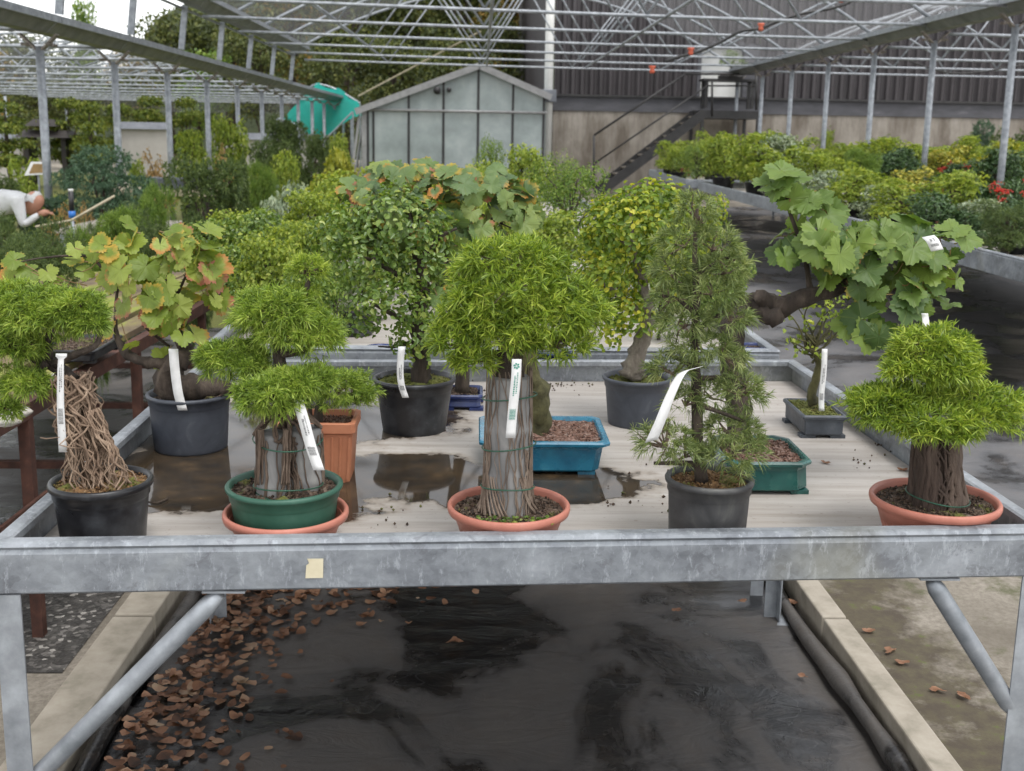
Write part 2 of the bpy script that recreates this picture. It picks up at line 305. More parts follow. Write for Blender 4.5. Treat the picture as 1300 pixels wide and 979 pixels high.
def grape(mb,pos,nor,dirs,S,rng=R,curl=.35):
    """lobed, toothed vine leaves; dirs = way the tip points"""
    n=len(pos); K=44; th=np.linspace(-math.pi*.93,math.pi*.93,K)
    lob=.74+.26*np.abs(np.cos(2.5*th))**.8; lob*=1-.16*np.abs(th)/math.pi; lob+=.055*((np.arange(K)%2)*2-1)
    nn=nrm(nor); d=nrm(dirs-nn*np.sum(dirs*nn,1,keepdims=True)); s=np.cross(nn,d)
    size=S*(.6+.55*rng.random(n)); cu=curl*rng.uniform(-.3,1.3,n); fo=rng.uniform(0,.35,n); V=[];U=[]
    rings=[.42,.75,1.]
    for r in [0]+rings:
        kk=1 if r==0 else K
        t=th if r else np.zeros(1); rr=(lob*r if r else np.zeros(1))
        x=rr*np.cos(t); y=rr*np.sin(t)
        z=-cu[:,None]*(x**2+y**2)[None]*.6+fo[:,None]*np.abs(y)[None]+.07*np.sin(5*t+rng.random((n,1))*6)*rr
        X=(x[None]+.1)*size[:,None]; Yv=y[None]*size[:,None]; Z=z*size[:,None]
        V.append(pos[:,None]+d[:,None]*X[...,None]+s[:,None]*Yv[...,None]+nn[:,None]*Z[...,None])
        U.append(np.broadcast_to(np.stack([x,y],-1)[None],(n,kk,2)))
    V=np.concatenate(V,1); U=np.concatenate(U,1); per=V.shape[1]
    b=np.arange(n)[:,None,None]*per; j=np.arange(K-1)
    tri=np.stack([np.zeros(K-1,int),1+j,2+j],-1)[None]+b
    fs=[tri.reshape(-1,3)]
    for q in range(len(rings)-1):
        a=1+q*K; fs.append((np.stack([a+j,a+K+j,a+K+1+j,a+1+j],-1)[None]+b).reshape(-1,4))
    mb.add(V.reshape(-1,3),fs,U.reshape(-1,2)+1e-6)
    return mb
def shell(lumps,n,rng=R,lo=.8,up=None,bottom=-.35):
    """points on lumpy ellipsoids (cx,cy,cz,rx,ry,rz); returns pos, outward dir"""
    L=np.array(lumps,float); a=(L[:,3]*L[:,4]*L[:,5])**(2/3); pick=rng.choice(len(L),n*3,p=a/a.sum())
    d=nrm(rng.normal(size=(n*3,3))); keep=(d[:,2]>bottom)|(rng.random(n*3)<.12); d=d[keep]; pick=pick[keep]
    r=(lo+(1-lo)*rng.random((len(d),1))**.6)*(1+.07*rng.normal(size=(len(d),1)))
    k6=rng.random((6,3))*6; bump_=1+.13*np.sin(d@np.array([[5,3,-4],[-3,6,2.],[4,-2,6]])+k6[0]+pick[:,None]*2.1).sum(1,keepdims=True)/1.6; p=L[pick,:3]+d*L[pick,3:]*r*bump_
    ins=np.zeros(len(p),bool)
    for c in L: ins|=(((p-c[:3])/c[3:])**2).sum(1)<.55*lo
    o=nrm(d/L[pick,3:]*L[pick,3:].mean(1,keepdims=True)); p=p[~ins]; o=o[~ins]
    return p[:n],o[:n]
# ================================================================ THE MAIN BENCH
ZT=.83                                    # board surface of the bench
FL=np.array([-.83,1.822]); FR=np.array([1.078,1.926]); BRc=np.array([1.035,3.50]); BLc=np.array([-.845,3.40])
def metal_bench(name,label,FL,FR,BR,BL,zt,zr,front_brace=True,seed=0,mat='rail',ends=True,hrail=.095,group=None):
    b=thing(name,label,'bench',(FL[0],FL[1],0),0,group); o=np.array([FL[0],FL[1],0])
    def L(p,z): return np.array([p[0],p[1],z])-o
    # rim: rolled channel section, one mesh per side
    cs=[FL,FR,BR,BL]; cen=sum(cs)/4
    for i in range(4):
        a,c=cs[i],cs[(i+1)%4]; t=nrm(c-a); nrmv=np.array([-t[1],t[0]]);                    # inward
        mb=MB(); prof=[(0.004,zr-hrail),(0,zr-hrail+.004),(0,zr-.022),(.003,zr-.014),(-.002,zr-.008),(0.001,zr-.002),(.006,zr),(.026,zr),(.031,zr-.003),(.031,zr-.016),(.028,zr-.018),(.026,zr-.012),(.012,zr-.010),(.009,zr-.02),(.009,zr-hrail+.012),(.009,zr-hrail)]
        tp=nrm(cs[i-1]-a); tn=nrm(cs[(i+2)%4]-c); lo=[[],[]]
        for off,z in prof:
            # mitre at both corners
            sa=off/max(abs(t[0]*tp[1]-t[1]*tp[0]),.5); sb=off/max(abs(t[0]*tn[1]-t[1]*tn[0]),.5)
            pa=a+t*(sa*1)+nrmv*off if True else a
            pb=c-t*(sb*1)+nrmv*off
            lo[0].append(L(pa,z)); lo[1].append(L(pb,z))
        loft(mb,lo,False,False); box_=mb.build('rim_rail',M[mat],b)
    # deck boards
    nb=2; mb=MB()
    e=.012
    for k in range(nb):
        t0=(0,.105)[k]; t1=(.1035,1.)[k]
        pts=[]
        for (t,sgn) in ((t0,0),(t0,1),(t1,1),(t1,0)):
            l=FL+(BL-FL)*t; r_=FR+(BR-FR)*t; q=l+(r_-l)*(.006 if sgn==0 else .994)
            if t0==0 and t==t0: q=q+np.array([0,.011])
            if k==nb-1 and t==t1: q=q-np.array([0,.012])
            pts.append(q)
        loft(mb,[[L(p,zt-.012) for p in pts],[L(p,zt) for p in pts]])
    mb.build('deck_board',M['deck'],b)
    mb=MB(); beam(mb,L(FL+(BL-FL)*.5+np.array([.012,0]),zt-.04),L(FR+(BR-FR)*.5-np.array([.012,0]),zt-.04),.03,.05); mb.build('cross_beam',M['galv'],b)
    for i,(p,sx,sy) in enumerate(((FL,1,1),(FR,-1,1),(BR,-1,-1),(BL,1,-1))):
        mb=MB(); w=.045
        # angle section leg
        q=L(p,0); th=.004
        x0=q[0]+sx*.0035; y0=q[1]+sy*.0035+ (0 if sy>0 else 0)
        zt_=zr-hrail+.02
        def lo2(z): 
            return [(x0,y0,z),(x0+sx*w,y0,z),(x0+sx*w,y0+sy*th,z),(x0+sx*th,y0+sy*th,z),(x0+sx*th,y0+sy*w,z),(x0,y0+sy*w,z)]
        loft(mb,[lo2(.0),lo2(zr-hrail-.001)]); mb.build('leg',M['galv'],b)
        mb=MB(); cbox(mb,(q[0]+sx*.025,q[1]+sy*.025,.004),(.09,.09,.008)); mb.build('foot_plate',M['galv'],b)
    if front_brace:
        for a,c,z1,z2 in ((FL+(FR-FL)*.20,FL+np.array([.03,.02]),zr-hrail-.012,.43),(FR-(FR-FL)*.115,FR+np.array([-.03,.02]),zr-hrail-.012,.52)):
            pa=L(a+np.array([0,.02]),z1); pc=L(c,z2); mb=MB(); tube(mb,[pa,pa+(pc-pa)*.06,pa+(pc-pa)*.94,pc],[.012,.017,.017,.012],14)
            mb.build('brace',M['galv'],b,True)
            mb=MB(); cbox(mb,pa+np.array([.01,0,.008]),(.075,.03,.004)); mb.build('brace_bracket',M['galv'],b)
    return b
def deckmat():
    m,nt,b=_mat('bench_board'); tc=N(nt,'ShaderNodeTexCoord').outputs['Object']
    geo=N(nt,'ShaderNodeNewGeometry').outputs['Position']
    c=ramp(nt,noise(nt,3.5,8,.7,sc3=(.5,6,1)),[(.3,(.28,.25,.215)),(.5,(.38,.35,.32)),(.7,(.48,.455,.425))])
    c=mix(nt,ramp(nt,noise(nt,60,6,.8),[(.60,(0,0,0)),(.68,(.8,.8,.8))]),c,(.16,.12,.09))
    # the dirty puddle (a stain with its own outline)
    sp=N(nt,'ShaderNodeSeparateXYZ'); nt.links.new(geo,sp.inputs[0])
    nz=noise(nt,5,5,.6,vec=geo); nz2=noise(nt,14,6,.6,vec=geo)
    def blob(cx,cy,rx,ry):
        a=math_(nt,'POWER',math_(nt,'ABSOLUTE',math_(nt,'DIVIDE',math_(nt,'SUBTRACT',sp.outputs[0],cx),rx)),2.)
        d=math_(nt,'POWER',math_(nt,'ABSOLUTE',math_(nt,'DIVIDE',math_(nt,'SUBTRACT',sp.outputs[1],cy),ry)),2.)
        return math_(nt,'SUBTRACT',1.,math_(nt,'ADD',a,d))
    f=math_(nt,'MAXIMUM',blob(-.45,2.42,.62,.30),blob(-.0,2.38,.46,.20)); f=math_(nt,'MAXIMUM',f,blob(-.5,2.9,.5,.4))
    f=math_(nt,'ADD',f,math_(nt,'MULTIPLY',math_(nt,'SUBTRACT',nz,.5),2.6))
    wet=ramp(nt,f,[(.16,(0,0,0)),(.30,(1,1,1))]); damp=ramp(nt,f,[(.0,(0,0,0)),(.22,(1,1,1))])
    c=mix(nt,math_(nt,'MULTIPLY',damp,.5),c,(.20,.155,.11))
    c=mix(nt,math_(nt,'MULTIPLY',wet,.93),c,ramp(nt,nz2,[(.40,(.010,.007,.004)),(.6,(.035,.022,.010)),(.75,(.09,.055,.025))]))
    nt.links.new(c,b.inputs['Base Color'])
    nt.links.new(ramp(nt,wet,[(0,(.62,)*3),(1,(.05,)*3)]),b.inputs['Roughness']); nt.links.new(ramp(nt,wet,[(0,(.4,)*3),(1,(.24,)*3)]),b.inputs['Specular IOR Level'])
    bn=N(nt,'ShaderNodeBump'); nt.links.new(math_(nt,'MULTIPLY',math_(nt,'SUBTRACT',1.,wet),noise(nt,50,8,.7,sc3=(.4,4,1))),bn.inputs['Height']); bn.inputs['Strength'].default_value=.25; bn.inputs['Distance'].default_value=.003
    nt.links.new(bn.outputs[0],b.inputs['Normal']); return m
M['deck']=deckmat()
main=metal_bench('metal_bench','long galvanised bench in the foreground with dented front rail and puddled board top',FL,FR,BRc,BLc,ZT,.90)
# paper sticker stuck on the front rail
s0=PY(390,700,1.85); st=MB(); t_=(FR-FL)/np.linalg.norm(FR-FL); yy=lambda x:1.822+(x+.83)*(.104/1.908)-.0025
x0,x1=PY(390,712,1.885)[0],PY(414,712,1.885)[0]; z0,z1=PY(402,724,1.885)[2],PY(402,700,1.885)[2]
Xs=[(x0+.002,z0),(x1-.001,z0),(x1,z1),(x0+.006,z1),(x0+.009,z1-.008),(x0+.004,z1-.012)]
loft(st,[[(x,yy(x)+e,z) for x,z in Xs] for e in (-.0005,.0005)])
M['sticker']=surf('cream_sticker',[(.4,(.58,.52,.36)),(.7,(.66,.60,.44))],scale=30,rough=.6,bs=0)
tag(st.build('paper_sticker',M['sticker']),'small torn cream paper sticker on the front rail of the galvanised bench','sticker')

M['bark_t2']=bark('pale_brown_root',[(.10,.07,.05),(.19,.14,.105),(.30,.24,.19)],50,.3,.4)
# ---------------------------------------------------------------- pots
def soil_disc(T,r,z,mat,seed=0,amp=.006,n=260,xs=1):
    g=np.random.default_rng(seed); mb=MB(); nr,na=9,40; V=[]
    ph=g.random(6)*6
    for i in range(nr+1):
        rr=r*i/nr; th=np.arange(na)*2*math.pi/na
        x=rr*np.cos(th);y=rr*np.sin(th)*xs
        V.append(np.stack([x,y,z+amp*(np.sin(x*90+ph[0])*np.sin(y*80+ph[1])+.5*g.normal(size=na))*(1 if 0<i<nr else .2)],1))
    V=np.concatenate(V); i=np.arange(nr)[:,None]*na; j=np.arange(na)[None]; k=(j+1)%na
    mb.add(V,np.stack([i+j,i+na+j,i+na+k,i+k],-1).reshape(-1,4))
    grains(mb,g,n,lambda k:(lambda a,q:np.stack([r*.96*q*np.cos(a),r*.96*q*np.sin(a)*xs],1))(g.random(k)*6.283,np.sqrt(g.random(k))),z)
    return mb.build('soil',M[mat],T)
def grains(mb,g,n,xy,z,s0=.0015,s1=.004):
    c=xy(n); s=g.uniform(s0,s1,(n,1,1)); o=np.array([(1,0,0),(-1,0,0),(0,1,0),(0,-1,0),(0,0,1),(0,0,-1)],float)[None]
    o=o*g.uniform(.6,1.3,(n,6,1))
    V=np.concatenate([c,np.full((n,1),z+.003)],1)[:,None]+o*s
    fs=np.array([(0,2,4),(2,1,4),(1,3,4),(3,0,4),(2,0,5),(1,2,5),(3,1,5),(0,3,5)])[None]+np.arange(n)[:,None,None]*6
    mb.add(V.reshape(-1,3),fs.reshape(-1,3))
def round_pot(T,r,h,mat,taper=.78,lip=.012,lipw=.006,ribs=0,nf=0,flute=0):
    rb=r*taper; mb=MB(); w=.003
    def rr(z): return rb+(r-lipw-rb)*z/h
    prof=[(0,.003),(rb-.012,.003),(rb-.008,0),(rb-.001,0),(rb,.004)]
    zs=np.linspace(.01,h-lip-.022,8)
    for z in zs: prof.append((rr(z),z))
    prof+=[(rr(h-lip-.02)+.0005,h-lip-.02),(rr(h-lip-.016)+.0025,h-lip-.016),(rr(h-lip)+.002,h-lip-.001),(r-.001,h-lip),(r,h-lip+.002),(r+.0005,h-lip*.4),(r-.0015,h-.0015),(r-.005,h),(r-lipw-w-.001,h-.003)]
    for z in (h-.02,h*.6): prof.append((rr(z)-w,z))
    prof+=[(rr(h*.3)-w,h*.3),(0,h*.3)]
    lathe(mb,prof,72,flute=flute if nf else 0,nf=nf); o=mb.build('pot',M[mat],T,True); return o
def bowl(T,r,h,mat,lip=.016,name='bowl'):
    prof=[(0,.004),(r*.55,.004),(r*.58,0),(r*.66,.0),(r*.68,.004)]
    for t in np.linspace(.1,.8,7): prof.append((r*(.68+.24*t**.75),h*t))
    n=180; mb=MB(); lathe(mb,prof,n,flute=.006,nf=45)
    lathe(mb,[(r*(.68+.24*.8**.75),h*.8),(r*.925,h-lip-.002),(r*.985,h-lip),(r,h-lip*.6),(r*.998,h-.004),(r*.975,h),(r*.935,h-.001),(r*.915,h-.006),(r*.90,h-.02),(r*.8,h*.4),(0,h*.4)],n)
    return mb.build(name,M[mat],T,True)
def price_tag(pts,w,label,side=(1,0,0),head=True,ink=True,ind=0):
    """ribbon tag along 3-D points, hangs from a twig"""
    pts=smooth_path(pts,5); base=pts[-1].copy(); T=thing('price_tag',label,'plant tag',tuple(base)); p=pts-base
    side=nrm(np.array(side,float)); mb=MB(); t=nrm(np.gradient(p,axis=0)); nn=nrm(np.cross(t,side)); m=len(p)
    wv=np.full(m,w/2.)
    if head: wv=np.linspace(w*.36,w*.58,m); wv[0:2]=w*.75
    V=[]
    for sgn in (-1,1):
        for e in (-.0004,.0004): V.append(p+side*(wv*sgn)[:,None]+nn*e)
    a,b_,c,d=V                                  # (-,-) (-,+) (+,-) (+,+)
    loft(mb,[[a[i],c[i],d[i],b_[i]] for i in range(m)]); mb.build('strip',M['tag'],T)
    if ink:
        mb=MB(); g=np.random.default_rng(ind+5)
        facing=-1 if (nn[m//2]@(CP-base))<0 else 1
        def stroke(t0,t1,o0,o1):
            i0=t0*(m-1); k=[]
            for tt in (t0,t1):
                i=min(int(tt*(m-1)),m-2); f=tt*(m-1)-i; q=p[i]*(1-f)+p[i+1]*f+nn[i]*facing*.0011
                ww=wv[i]*(1-f)+wv[i+1]*f; k.append((q,ww))
            (q0,w0),(q1,w1)=k
            mb.add([q0+side*w0*o0,q0+side*w0*o1,q1+side*w1*o1,q1+side*w1*o0],np.array([[0,1,2,3]]))
        x=.30
        while x<.52: 
            l=g.uniform(.006,.016); stroke(x,x+l,-.35,-.05 if g.random()<.7 else .1); x+=l+.007
        x=.25
        while x<.5: 
            l=g.uniform(.006,.014); stroke(x,x+l,.2,.45); x+=l+.009
        x=.66
        while x<.78:
            l=g.uniform(.002,.006); stroke(x,x+l,-.65,.65); x+=l+.004
        mb.build('print',M['gink' if ink=='g' else 'ink'],T)
        if ink=='g':
            mb=MB()
            i=int(.16*(m-1)); q=p[i]+nn[i]*facing*.0012
            for a_ in np.arange(6)*math.pi/3+.3:
                dv=side*math.cos(a_)+t[i]*math.sin(a_); sv=-side*math.sin(a_)+t[i]*math.cos(a_)
                mb.add([q+dv*.001,q+dv*.004-sv*.0018,q+dv*.0065,q+dv*.004+sv*.0018],np.array([[0,1,2,3]]))
            mb.build('emblem',M['gink'],T)
    return T
class Pl:
    """a potted plant: Empty at the pot's foot, local coordinates from photo pixels at a chosen depth"""
    def __init__(s,name,label,cat,cx,cy,zr,wpx,h,group=None):
        c=P(cx,cy,zr); s.r=wpx/2*mpp(c); s.h=h; s.loc=np.array([c[0],c[1],zr-h]); s.Y=c[1]
        s.T=thing(name,label,cat,tuple(s.loc),0,group)
    def w(s,x,y,dy=0): return PY(x,y,s.Y+dy)-s.loc
    def W(s,*a): return s.w(*a)+s.loc
    def pad(s,cx,cy,rx,ry,dy=0,rd=None):
        c=s.w(cx,cy,dy); m=mpp(c+s.loc); return (*c,rx*m,(rd or (rx*.8))*m,ry*m)
    def pads(s,l): return [s.pad(*a) for a in l]
def crown_needles(T,lumps,n,per,L,W,mat,seed,twig=None,name='crown',**k):
    g=np.random.default_rng(seed); p,o=shell(lumps,n,g,lo=.72); mb=MB(); needles(mb,p,nrm(o+[0,0,.35]),per,L,W,rng=g,**k)
    c=mb.build(name,M[mat],T)
    if twig:
        mb=MB(); idx=g.choice(len(p),min(twig,len(p)),replace=False)
        for i in idx:
            l=min(lumps,key=lambda q:sum((p[i][a]-q[a])**2 for a in range(3))); c0=np.array([l[0],l[1],l[2]-l[5]*.3])
            mid=(c0+p[i])/2+g.normal(size=3)*.006; tube(mb,[c0,mid,p[i]],[.0025,.0018,.001],4,False)
        mb.build('twigs',M['root'],T)
    return c
def crown_leaves(T,lumps,n,L,W,mat,seed,name='crown',lo=.5,**k):
    g=np.random.default_rng(seed); p,o=shell(lumps,n,g,lo=lo,bottom=-.7); mb=MB(); leaves(mb,p,o,L,W,rng=g,**k); return mb.build(name,M[mat],T)
def root_rope(mb,g,a,b,ra,rb,n,tw=.0028,wob=.5,surfonly=False,seg=9,sides=5):
    a=np.array(a,float); b=np.array(b,float); ax=nrm(b-a); s,u=frames(ax[None],g); s,u=s[0],u[0]
    for i in range(n):
        th=g.random()*6.283; q=1. if surfonly else math.sqrt(g.uniform(.15,1)); pts=[]
        dth=g.normal()*wob/seg; 
        for k in range(seg+1):
            t=k/seg; th+=dth+g.normal()*wob*.35; r_=(ra+(rb-ra)*t)*q
            q2=q if surfonly else q*(1+.15*g.normal())
            pts.append(a+(b-a)*t+(s*math.cos(th)+u*math.sin(th))*(ra+(rb-ra)*t)*q2)
        w=tw*g.uniform(.5,1.5); tube(mb,smooth_path(pts,2),np.linspace(w*1.1,w*.7,2*seg+1),sides,True)
def branches(T,paths,mat='bark',name='trunk',n=10,lump=.06,seed=1,sub=4):
    g=np.random.default_rng(seed); mb=MB()
    for pts,r in paths:
        sp=smooth_path(pts,sub); rr=np.interp(np.linspace(0,1,len(sp)),np.linspace(0,1,len(r)),r)
        tube(mb,sp,rr,n,True,lump,g)
    return mb.build(name,M[mat],T,True)
def wire_rings(T,c0,c1,r,zs,seed=0):
    g=np.random.default_rng(seed)
    for z in zs:
        mb=MB(); th=np.linspace(0,6.283,30); c=np.array(c0)+(np.array(c1)-c0)*z
        ph=g.random()*6; rr=r*(1.03+.03*np.sin(3*th+ph))
        tube(mb,np.stack([c[0]+rr*np.cos(th),c[1]+rr*np.sin(th),c[2]+.006*np.sin(th+ph)],1),.0014,5)
        mb.build('wire',M['wire'],T,True)
# ---- 1 black pot, cascading tangle of roots (front left)
p=Pl('root_cascade_bonsai','leaning tangle of bare tan roots in a glossy black pot at the front left','bonsai',128,607,.962,127,.132)
T=p.T; round_pot(T,p.r,p.h,'blackpot',.80,.014); soil_disc(T,p.r*.92,p.h-.012,'soil_o',1)
g=np.random.default_rng(3); mb=MB(); top=p.w(92,482,.02); bot=np.array([p.w(112,612)[0],0,p.h-.02])
root_rope(mb,g,top,bot,.034,.040,70,.0021,1.25); root_rope(mb,g,top+[0,0,.01],top+(bot-top)*.6,.040,.046,30,.0019,1.5); mid=p.w(108,555)
root_rope(mb,g,p.w(118,520),np.array([p.w(150,612)[0],-.01,p.h-.015]),.012,.034,26,.0020,1.3)
root_rope(mb,g,p.w(75,478),p.w(96,560),.016,.02,14,.0018,1.3)
for i in range(26):
    a=top+(bot-top)*g.random()*.8+g.normal(size=3)*.022; v_=g.normal(size=3)*.008; tube(mb,[a,a+v_+g.normal(size=3)*.004,a+v_*2+[.004,0,.004]],[.0016,.0012,.0006],4)
mb.build('trunk',M['bark_t'],T,True)
mb=MB(); beam(mb,p.w(86,520,.02),p.w(98,615,.0),.015,.006,(0,1,0)); mb.build('support_stake',M['bark_g'],T)
mb=MB(); g=np.random.default_rng(31)
for a in ((92,482),(60,462),(30,450),): pass
branches(T,[([p.w(92,485,.02),p.w(75,468,.04),p.w(45,452,.05),p.w(10,440,.05),p.w(-30,440,.03)],[.016,.013,.012,.01,.006]),([p.w(70,462,.03),p.w(95,450,.0),p.w(120,440,-.01),p.w(128,425,.0)],[.009,.007,.005,.004]),([p.w(60,460,.03),p.w(40,480,.03),p.w(20,500,.02)],[.009,.007,.004]),([p.w(62,455,.04),p.w(62,430,.04),p.w(60,400,.04)],[.008,.006,.004])],'bark',name='branch',seed=4)
L1=p.pads([(55,400,58,34,.04),(95,395,38,28,.02),(14,400,44,40,.06),(-25,420,40,45,.05),(8,440,42,30,.02),(35,488,30,17,.0),(10,520,16,13,.0),(112,410,22,18,.0)])
crown_needles(T,L1,3200,13,.019,.0015,'l_podg',5,90,spread=1.0)
price_tag([p.W(78,449,-.03),p.W(77,470,-.035),p.W(77,520,-.035),p.W(80,574,-.03)],.013,'long white tag hanging straight down from the leftmost bonsai with bare roots',ind=1)
# ---- 2 vine in a dark grey-blue pot
p=Pl('potted_vine','autumn-yellow grape vine in a grey-blue pot beside the left rail of the bench','bonsai',240,497,.97,106,.14)
T=p.T; round_pot(T,p.r,p.h,'greypot',.86,.010); soil_disc(T,p.r*.92,p.h-.02,'soil',2)
branches(T,[([p.w(245,520,.03),p.w(235,500,-.02),p.w(214,488,-.04),p.w(222,462,-.03),p.w(238,450,0),p.w(226,430,.02)],[.035,.04,.036,.028,.02,.01]),
 ([p.w(225,490,-.04),p.w(250,492,-.05),p.w(275,492,-.04),p.w(296,494,-.02)],[.032,.028,.02,.012]),
 ([p.w(222,465,-.03),p.w(200,462,-.05),p.w(178,458,-.05),p.w(160,448,-.04),p.w(148,425,-.03),p.w(147,390,-.02),p.w(150,360,-.02)],[.018,.014,.012,.011,.006,.004,.003]),
 ([p.w(232,450,0),p.w(226,415,0),p.w(222,380,0),p.w(212,355,0),p.w(205,335,0)],[.014,.006,.005,.004,.003]),([p.w(222,380,0),p.w(236,350,0),p.w(248,325,0)],[.004,.003,.002]),([p.w(215,440,0),p.w(195,425,-.02),p.w(180,412,-.02)],[.004,.003,.002]),
 ([p.w(150,370,-.02),p.w(120,330,-.02),p.w(90,325,-.0),p.w(50,328,0),p.w(15,335,0)],[.004,.0035,.003,.002,.0015])],'bark',seed=6,lump=.14)
def vine_crown(p,lumps,n,S,mat,seed,extra=[],name='crown',curl=.35):
    g=np.random.default_rng(seed); q,o=shell(lumps,n,g,lo=.45,bottom=-.8)
    e=np.array([p.w(*a) for a in extra]) if extra else np.zeros((0,3)); q=np.concatenate([q,e]); o=np.concatenate([o,np.tile([[0,-.5,.5]],(len(e),1))])
    nn=nrm(o*.7+g.normal(size=q.shape)*.42+np.array([0,-.55,.55])); dd=nrm(g.normal(size=q.shape)*.7+np.array([0,-.2,-.6])+o*.6)
    mb=MB(); grape(mb,q,nn,dd,S,g,curl); c=mb.build(name,M[mat],p.T,True)
    mb=MB()
    for i in range(len(q)):
        l=min(lumps,key=lambda k:sum((q[i][a]-k[a])**2 for a in range(3))); s=q[i]+(np.array(l[:3])-q[i])*.5+g.normal(size=3)*.01
        tube(mb,[q[i],(q[i]+s)/2+[0,0,-.006],s],[.0011,.0012,.0014],4,False)
    mb.build('leaf_stalks',M['stalk'],p.T)
M['stalk']=surf('reddish_stalk',[(.3,(.16,.07,.035)),(.7,(.28,.20,.07))],scale=20,rough=.6,bs=0)
vine_crown(p,p.pads([(200,310,60,36,0),(235,350,45,50,0),(165,330,38,42,-.02),(205,390,50,40,-.02),(150,395,20,40,-.02),(245,300,28,22,.02),(225,425,36,18,-.03)]),74,.040,'grape_a',8,
 [(20,330,0),(60,345,0),(90,330,0),(40,345,0),(75,360,0),(105,345,-.02),(95,315,-.02),(122,318,-.02),(165,440,-.05),(210,455,-.03),(18,350,.02)])
price_tag([p.W(220,443,-.09),p.W(222,468,-.095),p.W(226,498,-.10),p.W(232,521,-.10)],.022,'white tag hanging over the grey-blue pot of the left autumn vine',ink=False,head=False,ind=2)
# ---- 3 green pot standing in a terracotta bowl
q=P(363,646,.905); rb_=79*mpp(q); T=thing('terracotta_bowl','ribbed terracotta bowl with a green pot standing inside it','bowl',(q[0],q[1],ZT)); bowl(T,rb_,.905-ZT,'terra')
p=Pl('tiered_needle_bonsai','tiered green bonsai over a cement core in a green pot sitting in a terracotta bowl','bonsai',361,612,.952,147,.075)
T=p.T; p.loc[:2]; round_pot(T,p.r,p.h,'greenpot',.86,.010); soil_disc(T,p.r*.93,p.h-.014,'soil',3)
# cement cylinders and roots
def core(T,c,r0,r1,z0,z1,mat='cement',seed=0,name='cement_core',sq=1):
    g=np.random.default_rng(seed); mb=MB(); k=14; n=26; V=[]
    prof=[(0,z0)]+[(r0*(1+.12*max(0,1-6*t))+(r1-r0)*t+g.normal()*.0009,z0+(z1-z0)*t) for t in np.linspace(0,1,k)]+[(r1*.9,z1+.004),(0,z1+.005)]
    lathe(mb,prof,n,c=(c[0],c[1],0)); return mb.build(name,M[mat],T,True)
ca=p.w(345,600,-.03); cb=p.w(385,600,.0)
core(T,(ca[0],-.02),.034,.029,.03,p.w(345,552,-.02)[2],seed=1); core(T,(cb[0],.012),.034,.034,.03,p.w(385,548,.0)[2],seed=2)
mb=MB(); g=np.random.default_rng(11); tp=p.w(362,505,0)
root_rope(mb,g,[ca[0],-.02,.045],[ca[0]+.004,-.02,p.w(0,548)[2]],.036,.031,15,.0024,.35,True); root_rope(mb,g,[cb[0],.012,.045],[cb[0],.012,p.w(0,548)[2]],.036,.036,15,.0024,.35,True)
root_rope(mb,g,[ca[0],-.02,p.w(0,552)[2]],tp,.034,.012,22,.003,.5,True); root_rope(mb,g,[cb[0],.012,p.w(0,552)[2]],tp,.036,.012,22,.003,.5,True)
for x in (328,332,362,366): root_rope(mb,g,p.w(x,545,-.055),p.w(x-2,615,-.055),.005,.007,5,.0022,.4)
mb.build('trunk',M['root'],T,True)
wire_rings(T,[(ca[0]+cb[0])/2,-.005,.05],[(ca[0]+cb[0])/2,-.005,p.w(0,548)[2]],.062,[.12,.2,.93],4)
branches(T,[([tp-[0,0,.02],p.w(358,480),p.w(355,440,.02),p.w(372,410,.03),p.w(388,375,.03),p.w(392,345,.03)],[.016,.014,.011,.009,.006,.003]),([p.w(358,470),p.w(325,468,.02),p.w(295,465,.02)],[.009,.007,.004]),([p.w(356,450),p.w(385,445,.02),p.w(400,430,.02)],[.008,.006,.004]),([tp,p.w(335,500,-.03),p.w(320,498,-.05)],[.009,.007,.004])],'bark',name='branch',seed=12)
crown_needles(T,p.pads([(350,397,50,30,.02),(392,424,42,30,.02),(322,402,24,22,.03),(360,425,34,18,.0)]),1350,14,.020,.0015,'l_podg',13,60,spread=1.0)
crown_needles(T,p.pads([(298,456,42,24,.03),(268,450,16,12,.03),(318,466,20,14,0)]),620,14,.019,.0015,'l_podg',14,30,spread=1.0)
crown_needles(T,p.pads([(345,502,44,26,-.05),(372,488,38,20,-.04),(402,482,24,14,-.02)]),950,14,.020,.0015,'l_podg',15,30,spread=1.0)
crown_needles(T,p.pads([(391,342,26,20,.05),(385,372,22,12,.05)]),220,15,.015,.0011,'l_pod',16,20)
price_tag([p.W(378,508,-.075),p.W(386,535,-.085),p.W(395,568,-.09),p.W(405,597,-.095)],.020,'slanting white tag with a barcode in front of the green pot bonsai',head=False,ind=3)
